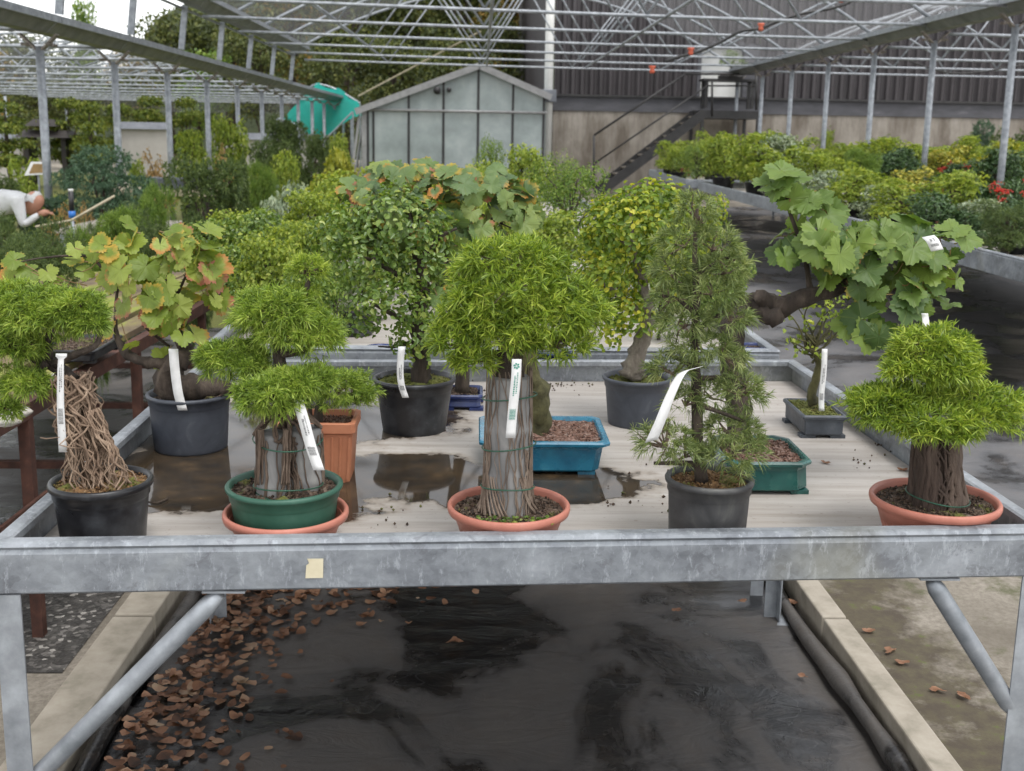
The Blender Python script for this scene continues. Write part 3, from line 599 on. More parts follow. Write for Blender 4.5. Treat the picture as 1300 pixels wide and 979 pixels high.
# ---- 4 terracotta trough behind it
q=P(418,530,.968); T=thing('terracotta_trough_shrub','low needle shrub in a square ribbed orange terracotta trough','bonsai',(P(402,611,ZT)[0],P(402,611,ZT)[1]+.05,ZT)); lc=np.array(T.location)
def rect(hx,hy_,z,c=0,n=1): 
    if not c: return [(-hx,-hy_,z),(hx,-hy_,z),(hx,hy_,z),(-hx,hy_,z)]
    return [(-hx+c,-hy_,z),(hx-c,-hy_,z),(hx,-hy_+c,z),(hx,hy_-c,z),(hx-c,hy_,z),(-hx+c,hy_,z),(-hx,hy_-c,z),(-hx,-hy_+c,z)]
mb=MB(); hx=.088; hy_=.07; H=.138
loft(mb,[rect(hx*.84,hy_*.84,0,.01),rect(hx*.93,hy_*.93,H-.03,.01),rect(hx*.935,hy_*.935,H-.026,.01),rect(hx,hy_,H-.022,.008),rect(hx,hy_,H-.002,.008),rect(hx-.003,hy_-.003,H,.008),rect(hx-.010,hy_-.010,H,.008),rect(hx-.014,hy_-.014,H-.012,.006),rect(hx-.016,hy_-.016,H-.05,.006)])
for k in range(9):       # vertical ribs
    x=-hx*.78+k*hx*.195; 
    loft(mb,[[(x-.004,-hy_*.84-.001,.006),(x,-hy_*.84-.0045,.006),(x+.004,-hy_*.84-.001,.006)],[(x*1.1-.004,-hy_*.93-.001,H-.032),(x*1.1,-hy_*.93-.0045,H-.032),(x*1.1+.004,-hy_*.93-.001,H-.032)]])
mb.build('trough',M['terra2'],T)
def soil_rect(T,hx,hy_,z,mat,seed):
    g=np.random.default_rng(seed); mb=MB(); grid(mb,-hx,hx,-hy_,hy_,z,24,16,lambda X,Y,Z:(X,Y,Z+g.normal(size=Z.shape)*.0015+.003*np.sin(X*50)*np.sin(Y*60)))
    grains(mb,g,350,lambda k:np.stack([g.uniform(-hx,hx,k),g.uniform(-hy_,hy_,k)],1),z); return mb.build('soil',M[mat],T)
soil_rect(T,hx-.014,hy_-.014,H-.016,'soil_r',5)
class Pw:
    def __init__(s,T,Y): s.T=T; s.loc=np.array(T.location); s.Y=Y
    w=Pl.w; W=Pl.W; pad=Pl.pad; pads=Pl.pads
p=Pw(T,lc[1]); branches(T,[([(-.0,0,H-.03),(.0,0,H+.02),(.015,0,H+.05)],[.012,.009,.004]),([(-.02,0,H-.03),(-.02,0,H+.03)],[.008,.004])],'bark',seed=9)
crown_needles(T,p.pads([(428,493,44,24,0),(450,505,24,22,-.01),(400,485,30,22,0)]),800,14,.017,.0013,'l_podg',17,60,spread=1.0)
# ---- 5 black pot with a small-leaved tree in the middle
p=Pl('potted_broadleaf_bonsai','small-leaved green tree in a black pot standing behind the puddle','bonsai',526,478,.972,105,.145)
T=p.T; round_pot(T,p.r,p.h,'blackpot',.76,.012); soil_disc(T,p.r*.92,p.h-.014,'soil_m',6)
branches(T,[([p.w(534,490),p.w(535,450),p.w(530,410),p.w(538,360,.03),p.w(525,310,.03),p.w(520,270,.03)],[.026,.022,.02,.016,.010,.005]),([p.w(532,420),p.w(500,400),p.w(470,385)],[.009,.006,.003]),([p.w(536,370),p.w(490,340),p.w(450,320)],[.009,.006,.003]),([p.w(532,330),p.w(560,300),p.w(580,290)],[.007,.005,.003]),([p.w(530,430),p.w(505,440),p.w(480,440)],[.006,.004,.002])],'bark',seed=13,lump=.12)
crown_leaves(T,p.pads([(500,290,70,55,.02),(470,330,55,50,0),(540,330,50,55,.02),(495,385,60,38,-.02),(530,430,34,38,-.03),(430,300,35,40,0),(500,262,40,22,.03),(455,415,30,14,-.02)]),3300,.017,.011,'l_small',18)
price_tag([p.W(510,440,-.1),p.W(508,470,-.105),p.W(510,490,-.11),p.W(515,505,-.11)],.017,'short white tag with a barcode over the rim of the black pot in the middle',head=False,ind=5)
# ---- 6 centre: cement column in a red bowl
p=Pl('column_trunk_bonsai','helmet-shaped bonsai on a root-clad grey column in the central terracotta bowl','bonsai',646,638,.916,156,.085)
T=p.T; bowl(T,p.r,p.h,'terra'); soil_disc(T,p.r*.89,p.h-.014,'soil',7,.004,500)
cc=p.w(644,640); zt=p.w(644,480)[2]; core(T,(cc[0],0),.046,.040,.03,zt,seed=3)
mb=MB(); g=np.random.default_rng(21); root_rope(mb,g,[cc[0],0,p.h-.02],[cc[0],0,zt+.02],.0475,.0415,46,.0013,.22,True,14); root_rope(mb,g,[cc[0],0,p.h-.02],[cc[0],0,zt*.6],.049,.044,24,.0015,.25,True,12)
for i in range(34):
    th=g.random()*6.283; r_=.047; pts=[(cc[0]+r_*k*math.cos(th+.2*j),r_*k*math.sin(th+.2*j),z) for j,(k,z) in enumerate(((.93,p.h+.06),(1.,p.h+.03),(1.08,p.h+.005),(1.25,p.h-.012)))]
    tube(mb,smooth_path(pts,2),np.linspace(.0013,.002,7)*g.uniform(.7,1.5),5)
mb.build('trunk',M['bark_t2'],T,True)
wire_rings(T,[cc[0],0,p.h],[cc[0],0,zt],.049,[.14,.47,.86],6)
g=np.random.default_rng(5); mb=MB(); q=np.stack([g.uniform(-.06,.08,90),g.uniform(-.085,-.05,90),np.full(90,p.h-.01)],1); leaves(mb,q,np.tile([[0,0,1.]],(90,1)),.009,.006,rng=g); mb.build('moss_sprouts',M['l_small'],T)
branches(T,[([(cc[0],0,zt-.01),p.w(648,440,.01),p.w(650,390,.02),p.w(648,340,.02)],[.03,.022,.014,.006]),([p.w(648,450),p.w(610,450),p.w(580,445)],[.010,.007,.004]),([p.w(648,440),p.w(690,435),p.w(720,430)],[.010,.007,.004]),([p.w(650,400),p.w(690,390),p.w(730,390)],[.008,.006,.003]),([p.w(650,400),p.w(600,395),p.w(580,395)],[.008,.006,.003])],'bark',name='branch',seed=14)
crown_needles(T,p.pads([(648,336,68,36,.0),(655,372,90,38,.0),(612,402,48,30,-.03),(690,400,70,38,-.02),(585,432,42,30,-.02),(640,425,60,26,-.03),(706,436,44,28,-.02),(600,458,28,16,-.03),(742,390,20,30,0)]),1900,13,.023,.0021,'l_pod',22,120,spread=1.3,droop=.15)
price_tag([p.W(656,456,-.1),p.W(655,480,-.105),p.W(651,520,-.105),p.W(648,556,-.105)],.017,'white tag with a green emblem in front of the central grey column trunk',ink='g',head=False,ind=6)
# ---- 7 blue tray with mossy stump
a=P(608,563,.912); b=P(776,563,.912); c=P(750,528,.912); hx=(b[0]-a[0])/2; hy_=(c[1]-b[1])/2; cx=(a[0]+b[0])/2; cy=(b[1]+c[1])/2
T=thing('blue_tray_bonsai','mossy stump growing in a bright blue glazed rectangular tray behind the central bonsai','bonsai',(cx,cy,ZT)); H=.912-ZT
def tray(T,hx,hy_,H,mat,c=.012,inset=.80,lip=.014,name='tray',foot=True):
    mb=MB(); kx=hx*inset; ky=hy_-(hx-kx)*.7
    loft(mb,[rect(kx-.004,ky-.004,.008,c),rect(kx,ky,.012,c),rect(kx+(hx-lip-kx)*.8,ky+(hy_-lip-ky)*.8,H-.02,c),rect(hx-lip*.8,hy_-lip*.8,H-.014,c),rect(hx-.001,hy_-.001,H-.010,c),rect(hx,hy_,H-.004,c),rect(hx-.003,hy_-.003,H,c),rect(hx-lip,hy_-lip,H,c),rect(hx-lip-.003,hy_-lip-.003,H-.006,c),rect(hx-lip-.012,hy_-lip-.012,H*.5,c)],True,True)
    if foot:
        for sx in (-1,1):
            for sy in (-1,1): cbox(mb,(sx*kx*.78,sy*ky*.8,.0045),(.04,.03,.009))
    return mb.build(name,M[mat],T)
tray(T,hx,hy_,H,'blue',.016,.84); soil_rect(T,hx-.018,hy_-.018,H-.009,'soil_r',8)
p=Pw(T,cy); branches(T,[([p.w(680,560),p.w(684,530),p.w(682,495),p.w(672,470),p.w(675,430),p.w(665,380)],[.034,.028,.026,.02,.014,.006]),([p.w(668,470),p.w(640,430),p.w(610,380)],[.013,.009,.004])],'bark_moss',seed=15,lump=.2)
crown_leaves(T,p.pads([(655,380,60,40,.05),(610,370,40,36,.06)]),700,.018,.012,'l_small',19)
# ---- 8 dark blue small tray, vine with big leaves above
a=P(560,500,.87); b=P(613,500,.87); T=thing('vine_bonsai','vine with large grey-green and yellow leaves in a dark blue tray at the back','bonsai',((a[0]+b[0])/2,a[1]+.03,ZT)); hx=(b[0]-a[0])/2; H=.045
tray(T,hx,.07,H,'darkblue',.01,.9,.008); soil_rect(T,hx-.014,.055,H-.008,'soil',9); p=Pw(T,T.location[1])
branches(T,[([p.w(588,500),p.w(585,450),p.w(575,380),p.w(560,300),p.w(550,270)],[.022,.018,.014,.010,.006]),([p.w(560,300),p.w(520,275),p.w(485,255)],[.007,.004,.002]),([p.w(565,290),p.w(600,270),p.w(650,290)],[.007,.004,.002]),([p.w(560,290),p.w(590,240),p.w(640,235)],[.006,.004,.002])],'bark',seed=16,lump=.12)
vine_crown(p,p.pads([(555,250,62,36,-.14),(500,275,46,40,-.20),(455,250,36,28,-.2),(540,300,40,24,-.2),(610,260,58,40,-.1),(640,235,32,26,-.06),(570,290,60,28,-.14),(660,275,24,26,-.1),(535,225,30,20,0),(470,270,30,26,-.1),(500,225,30,16,-.05),(590,235,50,20,-.08)]),200,.040,'grape_t',24,[(555,375,-.3),(575,365,-.3)],curl=.45)
# ---- 9 dark pot back right with yellowing tree
p=Pl('potted_maple_bonsai','tree with yellow-tipped leaves and swollen grey trunk in a dark back right pot','bonsai',809,477,.962,88,.132)
T=p.T; round_pot(T,p.r,p.h,'greypot',.80,.010); soil_disc(T,p.r*.92,p.h-.016,'soil_m',10)
branches(T,[([p.w(800,480),p.w(806,462),p.w(812,440),p.w(822,410),p.w(818,370),p.w(805,320),p.w(800,270)],[.034,.03,.022,.02,.014,.009,.004]),([p.w(818,400),p.w(780,370),p.w(750,350)],[.009,.006,.003]),([p.w(812,350),p.w(850,320),p.w(875,300)],[.008,.005,.003]),([p.w(806,320),p.w(775,290),p.w(765,260)],[.007,.005,.003])],'bark_g',seed=17,lump=.15)
crown_leaves(T,p.pads([(800,290,62,52,0),(775,350,42,48,0),(845,330,48,50,0),(830,260,45,36,.02),(800,400,36,34,0),(775,420,16,30,-.03),(765,290,32,36,0)]),3000,.018,.0115,'l_yel',25)
# ---- 10 columnar conifer-like in a charcoal pot, front
p=Pl('columnar_needle_bonsai','tall loose column of grey-green needles in a dusty charcoal pot at the front','bonsai',901,604,.962,112,.132)
T=p.T; round_pot(T,p.r,p.h,'dustpot',.86,.012); soil_disc(T,p.r*.92,p.h-.014,'soil_o',11)
branches(T,[([p.w(891,612),p.w(886,560),p.w(884,500),p.w(882,440),p.w(884,380),p.w(882,320),p.w(885,265)],[.013,.011,.010,.008,.007,.005,.003]),
 ([p.w(888,590),p.w(865,588,-.03),p.w(830,588,-.03)],[.006,.005,.003]),([p.w(886,515),p.w(905,520,-.03),p.w(945,535,-.02)],[.006,.004,.003]),([p.w(886,470),p.w(860,455),p.w(845,450)],[.005,.004,.002]),([p.w(888,480),p.w(930,480),p.w(950,495)],[.005,.004,.002]),([p.w(884,420),p.w(920,395),p.w(945,375)],[.005,.004,.002]),([p.w(884,400),p.w(860,380),p.w(838,375)],[.005,.004,.002]),([p.w(884,350),p.w(915,330),p.w(935,325)],[.004,.003,.002])],'bark',seed=18)
crown_needles(T,p.pads([(884,270,24,30,0),(870,305,34,26,0),(905,310,32,24,0),(855,345,30,24,0),(920,340,32,24,0),(850,378,26,20,0),(905,368,40,20,0),(870,410,36,20,0),(925,402,32,18,0),(893,440,44,18,0),(855,468,30,22,0),(925,455,28,14,0),
 (940,495,30,26,-.01),(905,500,26,22,0),(870,510,24,18,0),(845,560,38,24,-.03),(870,575,26,18,-.02),(930,575,40,24,-.03),(925,545,40,20,0),(955,560,16,18,-.02),(940,600,12,12,-.04)]),1500,13,.023,.0014,'l_con',26,120,droop=.3,spread=.85)
price_tag([p.W(882,468,-.07),p.W(866,474,-.10),p.W(852,500,-.12),p.W(838,535,-.125),p.W(827,560,-.12)],.021,'curling white tag bent over on the left side of the columnar bonsai',side=(1,0,.3),ink=False,ind=7)
# ---- 11 dark green octagonal tray with the big vine
a=P(1024,577,.905); zf=P(985,588,.905); zb=P(985,552,.905); hx=.098; hy_=(zb[1]-zf[1])/2
T=thing('gnarled_vine_bonsai','gnarled leaning vine with big green leaves in a dark green octagonal tray','bonsai',(a[0]-hx,(zf[1]+zb[1])/2,ZT)); H=.905-ZT; p=Pw(T,T.location[1])
tray(T,hx,hy_,H,'teal',.028,.93,.010); soil_rect(T,hx-.016,hy_-.016,H-.008,'soil_r',12)
branches(T,[([(-.04,0,H-.02),p.w(938,520,.02),p.w(930,450,.03),p.w(935,405,.03),p.w(958,385,.03),p.w(985,390,.0),p.w(1020,378,-.02),p.w(1060,368,-.03),p.w(1095,350,-.03)],[.03,.026,.028,.026,.026,.026,.019,.015,.008]),
 ([p.w(962,388,.02),p.w(975,400,-.02),p.w(988,405,-.05)],[.022,.02,.018]),([p.w(975,385,.0),p.w(965,375,-.02)],[.024,.016]),
 ([p.w(1060,368,-.03),p.w(1100,340,-.03),p.w(1150,320,-.03),p.w(1200,300,-.02)],[.01,.006,.004,.002]),([p.w(1030,375),p.w(1020,320),p.w(1000,260),p.w(1000,225)],[.007,.005,.004,.002]),([p.w(1080,355),p.w(1075,310),p.w(1060,270)],[.007,.005,.003]),([p.w(1100,345),p.w(1140,370),p.w(1170,400)],[.006,.004,.002])],'bark',seed=19,lump=.16)
vine_crown(p,p.pads([(1040,310,56,44,-.03),(1100,322,60,42,-.03),(1155,335,56,42,-.03),(1130,375,52,38,-.05),(1185,355,32,40,-.03),(1000,240,28,24,0),(1030,270,40,24,0),(1130,298,50,22,0),(1190,312,34,24,-.02),(1100,410,26,22,-.06),(1070,350,38,26,-.05)]),128,.044,'grape_g',27,
 [(990,215,0),(975,235,0),(1010,238,0),(1225,300,-.02),(1205,385,-.02),(1110,425,-.06)])
# ---- 12 small slate tray
a=P(1022,528,.893); b=P(1075,527,.893); c=P(984,505,.893); hx=(b[0]-a[0])/2*1.03; hy_=(c[1]-a[1])/2
T=thing('twiggy_bonsai','tiny sparse-leaved tree with a mossy trunk in a small slate-grey tray beside the right rail','bonsai',((a[0]+b[0])/2+(c[0]-a[0])/2*0,(a[1]+c[1])/2,ZT)); T.location[0]=(a[0]+b[0]+c[0]+P(1053,505,.893)[0])/4; H=.893-ZT
tray(T,hx,hy_,H,'slate',.003,.86,.007); soil_rect(T,hx-.012,hy_-.012,H-.006,'soil_m',13); p=Pw(T,T.location[1])
g=np.random.default_rng(8); pp=[([p.w(1034,512),p.w(1030,500),p.w(1036,480),p.w(1040,460),p.w(1030,440),p.w(1028,425)],[.018,.013,.012,.011,.008,.006])]; tips=[]
for i in range(26):
    s=p.w(1032+g.normal()*4,445+g.normal()*8); e=p.w(g.uniform(990,1080),g.uniform(375,450)); e[1]+=g.normal()*.03; m_=(s+e)/2+g.normal(size=3)*.01
    pp.append(([s,m_,e],[.0035,.002,.001])); tips+= [e,(m_+e)/2,e+g.normal(size=3)*.01]
branches(T,pp,'bark_moss',seed=20,n=6)
tips=np.array(tips); tips=np.repeat(tips,5,0)+g.normal(size=(len(tips)*5,3))*.009; keep=(tips[:,2]>p.w(0,395)[2])|(g.random(len(tips))<.35)
mb=MB(); leaves(mb,tips[keep],g.normal(size=(keep.sum(),3)),.016,.010,rng=g); mb.build('crown',M['l_lime'],T)
price_tag([p.W(1047,443,-.03),p.W(1046,470,-.035),p.W(1043,500,-.04),p.W(1043,522,-.045)],.015,'upright white tag in the small slate tray beside the mossy little trunk',head=False,ind=9)
# ---- 13 right terracotta bowl
p=Pl('dome_needle_bonsai','two-tier domed bonsai on a thick ropey trunk in the right corner terracotta bowl','bonsai',1187,630,.918,160,.087)
T=p.T; bowl(T,p.r,p.h,'terra'); soil_disc(T,p.r*.89,p.h-.014,'soil',14,.004,500)
c0=np.array([p.w(1190,640)[0],0,p.h-.02]); c1=p.w(1186,545); c1[1]=0
core(T,(c0[0],0),.044,.034,p.h-.03,c1[2],'bark_r',seed=5,name='trunk_core')
mb=MB(); g=np.random.default_rng(33); root_rope(mb,g,c0,c1,.052,.036,75,.0050,.28,True,10,6); root_rope(mb,g,c0,c1,.056,.038,30,.0022,.4,True,12)
mb.build('trunk',M['bark_r'],T,True); wire_rings(T,c0+[0,0,.01],c0+[0,0,.05],.058,[.3],9)
crown_needles(T,p.pads([(1184,448,50,32,.0),(1202,468,42,22,-.02),(1162,470,36,18,-.02)]),850,13,.022,.0021,'l_pod',34,60,name='upper_crown',spread=1.3,droop=.2)
crown_needles(T,p.pads([(1187,522,104,25,.0,72),(1240,512,58,24,0),(1128,508,46,22,0),(1180,540,60,14,-.04)]),1500,13,.022,.0021,'l_pod',35,60,name='lower_crown',spread=1.3,droop=.2)
price_tag([p.W(1174,398,.05),p.W(1175,405,.05),p.W(1176,416,.04)],.013,'short white tag hanging under the big vine leaves above the domed bonsai',head=False,ink=False,ind=10)
price_tag([PY(1178,300,2.28),PY(1184,306,2.27),PY(1190,318,2.27)],.026,'crumpled white tag with dark print among the leaves of the big right vine',head=False,ind=11,side=(1,0,.2))
# ---- crumbs, twig and dead leaves on the boards
g=np.random.default_rng(77); mb=MB(); pt=[]
for cx,cy,sx,sy,n in ((620,690-20,300,6,0),(700,490,60,10,60),(610,505,40,10,40),(1090,590,30,12,9),(860,590,60,25,16),(790,640,90,20,22),(1130,570,40,14,14),(620,500,60,20,40),(430,650,150,18,30)):
    for i in range(n): pt.append(P(cx+g.normal()*sx*.5,cy+g.normal()*sy*.5,ZT)[:2])
pt=np.array(pt); grains(mb,g,len(pt),lambda k:pt,ZT,.0015,.0045); tag(mb.build('soil_crumbs',M['soil']),'scattered dark soil crumbs on the bench boards','soil crumbs',kind='stuff')
def dead_leaf(loc,s,seed,label,group=None,cat='dead leaf',nor=(0,0,1)):
    g=np.random.default_rng(seed); mb=MB(); th=np.linspace(0,6.283,14,endpoint=False); V=[(0,0,.3*s)]
    for r_ in (.5,1.):
        for t in th: 
            k=r_*(1+.25*math.sin(3*t+seed)+.15*g.normal()); V.append((s*k*math.cos(t),s*k*.62*math.sin(t),s*(.25*g.random()+.3*r_*abs(math.sin(t+seed)))))
    V=np.array(V); V[:,2]-=V[:,2].min(); n=14; fs=[np.array([(0,1+i,1+(i+1)%n) for i in range(n)]),np.array([(1+i,1+n+i,1+n+(i+1)%n,1+(i+1)%n) for i in range(n)])]
    mb.add(V,fs); o=mb.build('dead_leaf',M['deadleaf'],smooth=False); o.location=loc; o.rotation_euler=(0,0,g.random()*6); return tag(o,label,cat,group)
dead_leaf(P(1048,588,ZT+.001),.014,1,'dry brown leaf lying on the pale board in front of the green octagonal tray','leaf')
dead_leaf(P(1146,597,ZT+.001),.014,2,'dry leaf wedged beside the right rail next to the terracotta bowl')
mb=MB(); tube(mb,smooth_path([P(186,637,ZT+.004),P(200,638,ZT+.005),P(213,633,ZT+.004)],3),[.002]*7,5); tag(mb.build('twig',M['bark']),'short dark twig lying on the board right of the glossy black pot','twig')
# ================================================================ THE SETTING
def wetfabric(name,a,b_,wet=.5,sc=1.6):
    m,nt,b=_mat(name); f=noise(nt,sc,6,.6,dist=.8); f2=noise(nt,sc*6,6,.7)
    c=ramp(nt,f,[(.42,a[0]),(.46,a[1]),(.50,a[2]),(.64,a[3])]); c=mix(nt,ramp(nt,f2,[(.5,(0,0,0)),(.75,(.45,.45,.45))]),c,b_)
    nt.links.new(c,b.inputs['Base Color']); nt.links.new(ramp(nt,f,[(.42,(.10,)*3),(.52,(.55,)*3),(.6,(.62,)*3)]),b.inputs['Roughness']); b.inputs['Specular IOR Level'].default_value=wet
    c0_=c; wv=N(nt,'ShaderNodeTexChecker'); wv.inputs['Scale'].default_value=420; nt.links.new(N(nt,'ShaderNodeTexCoord').outputs['Object'],wv.inputs['Vector']); c=mix(nt,math_(nt,'MULTIPLY',wv.outputs['Fac'],.25),c,(.02,.02,.02)); c=mix(nt,ramp(nt,noise(nt,95,5,.75),[(.66,(0,0,0)),(.72,(.8,.8,.8))]),c,(.17,.14,.11)); cre=math_(nt,'ABSOLUTE',math_(nt,'SUBTRACT',noise(nt,1.7,3,.5,sc3=(1,2.5,1),dist=.4),.5)); c=mix(nt,ramp(nt,cre,[(.0,(.22,.22,.22)),(.003,(0,0,0))]),c,(.16,.16,.165)); nt.links.new(c,b.inputs['Base Color'])
    bn=N(nt,'ShaderNodeBump'); nt.links.new(noise(nt,4,7,.65,sc3=(1,2.2,1),dist=1.2),bn.inputs['Height']); bn.inputs['Strength'].default_value=.5; bn.inputs['Distance'].default_value=.02
    nt.links.new(bn.outputs[0],b.inputs['Normal']); return m
M['fab']=wetfabric('wet_black_ground_fabric',[(.010,.010,.011),(.024,.022,.021),(.085,.080,.077),(.125,.112,.10)],(.085,.065,.048))
M['fab2']=wetfabric('worn_grey_ground_fabric',[(.035,.034,.034),(.08,.08,.083),(.13,.13,.135),(.18,.175,.175)],(.15,.12,.10),.4,1.1)
def groundmat():
    m,nt,b=_mat('nursery_ground'); f=noise(nt,1.1,8,.65,dist=.6); g2=noise(nt,45,7,.75)
    c=ramp(nt,f,[(.32,(.16,.14,.11)),(.5,(.29,.26,.215)),(.68,(.38,.34,.29))]); c=mix(nt,ramp(nt,g2,[(.4,(.55,.55,.55)),(.6,(0,0,0))]),c,(.12,.10,.075))
    c=mix(nt,ramp(nt,noise(nt,3.3,7,.7),[(.56,(0,0,0)),(.66,(.85,.85,.85))]),c,(.075,.08,.03))
    geo=N(nt,'ShaderNodeNewGeometry').outputs['Position']; sp=N(nt,'ShaderNodeSeparateXYZ'); nt.links.new(geo,sp.inputs[0])
    d_=math_(nt,'ADD',sp.outputs[0],math_(nt,'MULTIPLY_ADD',noise(nt,3,6,.7),.9,-.45)); mk=ramp(nt,math_(nt,'ABSOLUTE',math_(nt,'SUBTRACT',d_,1.36)),[(.10,(1,1,1)),(.24,(0,0,0))]); c=mix(nt,mk,c,ramp(nt,noise(nt,14,6,.7),[(.4,(.07,.055,.038)),(.6,(.10,.085,.05)),(.68,(.09,.11,.025))]))
    nt.links.new(c,b.inputs['Base Color']); b.inputs['Roughness'].default_value=.85; bump(nt,b,g2,.5,.004); return m
M['ground']=groundmat()
def gravelmat():
    m,nt,b=_mat('dark_wet_gravel'); v=N(nt,'ShaderNodeTexVoronoi'); v.inputs['Scale'].default_value=70; nt.links.new(N(nt,'ShaderNodeTexCoord').outputs['Object'],v.inputs['Vector'])
    sep=N(nt,'ShaderNodeSeparateColor'); nt.links.new(v.outputs['Color'],sep.inputs[0])
    c=ramp(nt,sep.outputs[0],[(0,(.035,.032,.03)),(.7,(.075,.07,.065)),(.9,(.16,.15,.14)),(1,(.42,.40,.37))]); nt.links.new(c,b.inputs['Base Color']); b.inputs['Roughness'].default_value=.6; bump(nt,b,v.outputs['Distance'],.7,.006); return m
M['gravel']=gravelmat()
mb=MB(); grid(mb,-90,90,-6,160,0,60,60,lambda X,Y,Z:(X,Y,Z)); tag(mb.build('ground',M['ground']),kind='structure')
mb=MB(); grid(mb,-1.0,1.12,-2,6.5,.012,60,200,lambda X,Y,Z:(X,Y,Z+.006*np.sin(X*5+2*np.sin(Y*1.3))+.004*np.sin(Y*6+X*3))); tag(mb.build('ground_fabric',M['fab']),kind='structure')
g=np.random.default_rng(4)
mb=MB(); grid(mb,1.24,12.5,4.15,26,.010,80,160,lambda X,Y,Z:(X,Y,Z+.014*np.sin(X*3+2*np.sin(Y*.9))*np.sin(Y*2.3)+.016)); tag(mb.build('path_fabric',M['fab2']),kind='structure')
mb=MB(); grid(mb,-4,-1.22,3.1,9,.004,2,2); tag(mb.build('gravel_strip',M['gravel']),kind='structure')
mb=MB(); grid(mb,-20,-1.3,9,40,.004,2,2); tag(mb.build('bed_soil',M['soil_m']),kind='structure')
def kerb(name,x0,x1,label):
    T=thing(name,label,'kerb',(x0,2,0))
    for k in range(6):
        mb=MB(); y0=-1.5+k*1.6; y1=y0+1.585; loft(mb,[[(0,y0-2,0),(x1-x0,y0-2,0),(x1-x0,y1-2,0),(0,y1-2,0)],[(0,y0-2,.10),(x1-x0,y0-2,.10),(x1-x0,y1-2,.10),(0,y1-2,.10)]]); mb.build('kerb_stone',M['kerb'],T,bevel=.006)
kerb('concrete_kerb',-1.125,-1.0,'pale concrete kerb along the left edge of the black ground fabric'); kerb('concrete_kerb',1.12,1.20,'narrow pale concrete kerb along the right edge of the black ground fabric')
for x,lab in ((-.9,'grey concrete block under the bench beside the dead leaves'),(.83,'grey concrete block under the bench near the right kerb')):
    T=None; mb=MB(); cbox(mb,(0,0,.05),(.22,.16,.10)); o=mb.build('concrete_block',M['kerb'],bevel=.006); o.location=(x,3.98,.022); tag(o,lab,'block')
# rolled edge of the fabric by the kerbs
for x,lab,s in ((1.085,'black fabric rolled up against the right kerb',1),(-.955,'black fabric rolled up against the left kerb',2)):
    gg=np.random.default_rng(s); ys=np.linspace(-1.5,3.8,40); mb=MB(); tube(mb,np.stack([x+.012*np.sin(ys*3+s),ys,.035+.008*np.sin(ys*5)],1),.024+.006*gg.normal(size=40)*.5,8,True,.08,gg); tag(mb.build('fabric_roll',M['fab'],smooth=True),lab,'ground fabric')
# leaf litter under the bench, left
g=np.random.default_rng(12); mb=MB(); n=1100
def litter(mb,c,s,g,z0):
    n=len(c); K=10; th=np.linspace(0,6.283,K,endpoint=False)
    a=g.random((n,1))*6.283; rr=s[:,None]*(1+.16*np.sin(2*th[None]+a)+.10*g.normal(size=(n,K)))
    x=rr*np.cos(th); y=rr*.7*np.sin(th); tl=g.normal(size=(n,2))*.22; cu=g.uniform(-.2,1.1,(n,1)); cu2=g.random((n,1))*6
    z=np.abs(x*tl[:,:1]+y*tl[:,1:])+cu*.5*(x*np.cos(cu2)+y*np.sin(cu2))**2/s[:,None]+.06*s[:,None]*g.random((n,K)); ca,sa=np.cos(a),np.sin(a)
    X=c[:,:1]+x*ca-y*sa; Y=c[:,1:2]+x*sa+y*ca; Z=c[:,2:]+z
    V=np.concatenate([c[:,None]+np.array([0,0,.002]),np.stack([X,Y,Z],-1)],1); j=np.arange(K)
    mb.add(V.reshape(-1,3),(np.stack([np.zeros(K,int),1+j,1+(j+1)%K],-1)[None]+np.arange(n)[:,None,None]*(K+1)).reshape(-1,3))
c=[]
while len(c)<n:
    t=g.random(); x=-.93+abs(g.normal())*.12+.05*t+(.22*g.random() if g.random()<.35 else 0); y=1.8+2.05*t
    y=3.85-(3.85-2.2)*g.random()**1.5
    if g.random()<.25: x,y=g.normal()*.22-.55,3.9-abs(g.normal())*.18
    if x>-.93: c.append((x,y,.022+g.random()*.03*(x<-.7)))
litter(mb,np.array(c),g.uniform(.008,.025,n),g,0); tag(mb.build('leaf_litter',M['deadleaf']),'brown dead leaves drifted over black fabric under the left side of the bench','leaf litter',kind='stuff')
for i,(x,y,s) in enumerate(((942,763,.016),(990,763,.022),(1003,765,.02),(1005,778,.012),(1028,776,.02),(860,775,.016),(577,814,.02),(1020,858,.014),(487,762,.014))):
    q=P(x,y,.03); dead_leaf((q[0],q[1],.028),s*1.1,20+i,['small curled brown leaf below the middle of the bench on black fabric','curled brown leaf on black fabric near the right concrete block'][0 if x<900 else 1],'loose leaves on the black fabric')
for i,(x,y) in enumerate(((1104,800),(1130,825),(1145,840),(1190,875),(1222,883))):
    q=P(x,y,.01); dead_leaf((q[0],q[1],.006),.022,40+i,'pale brown leaf lying on the sandy ground outside the right kerb','leaves outside the right kerb')
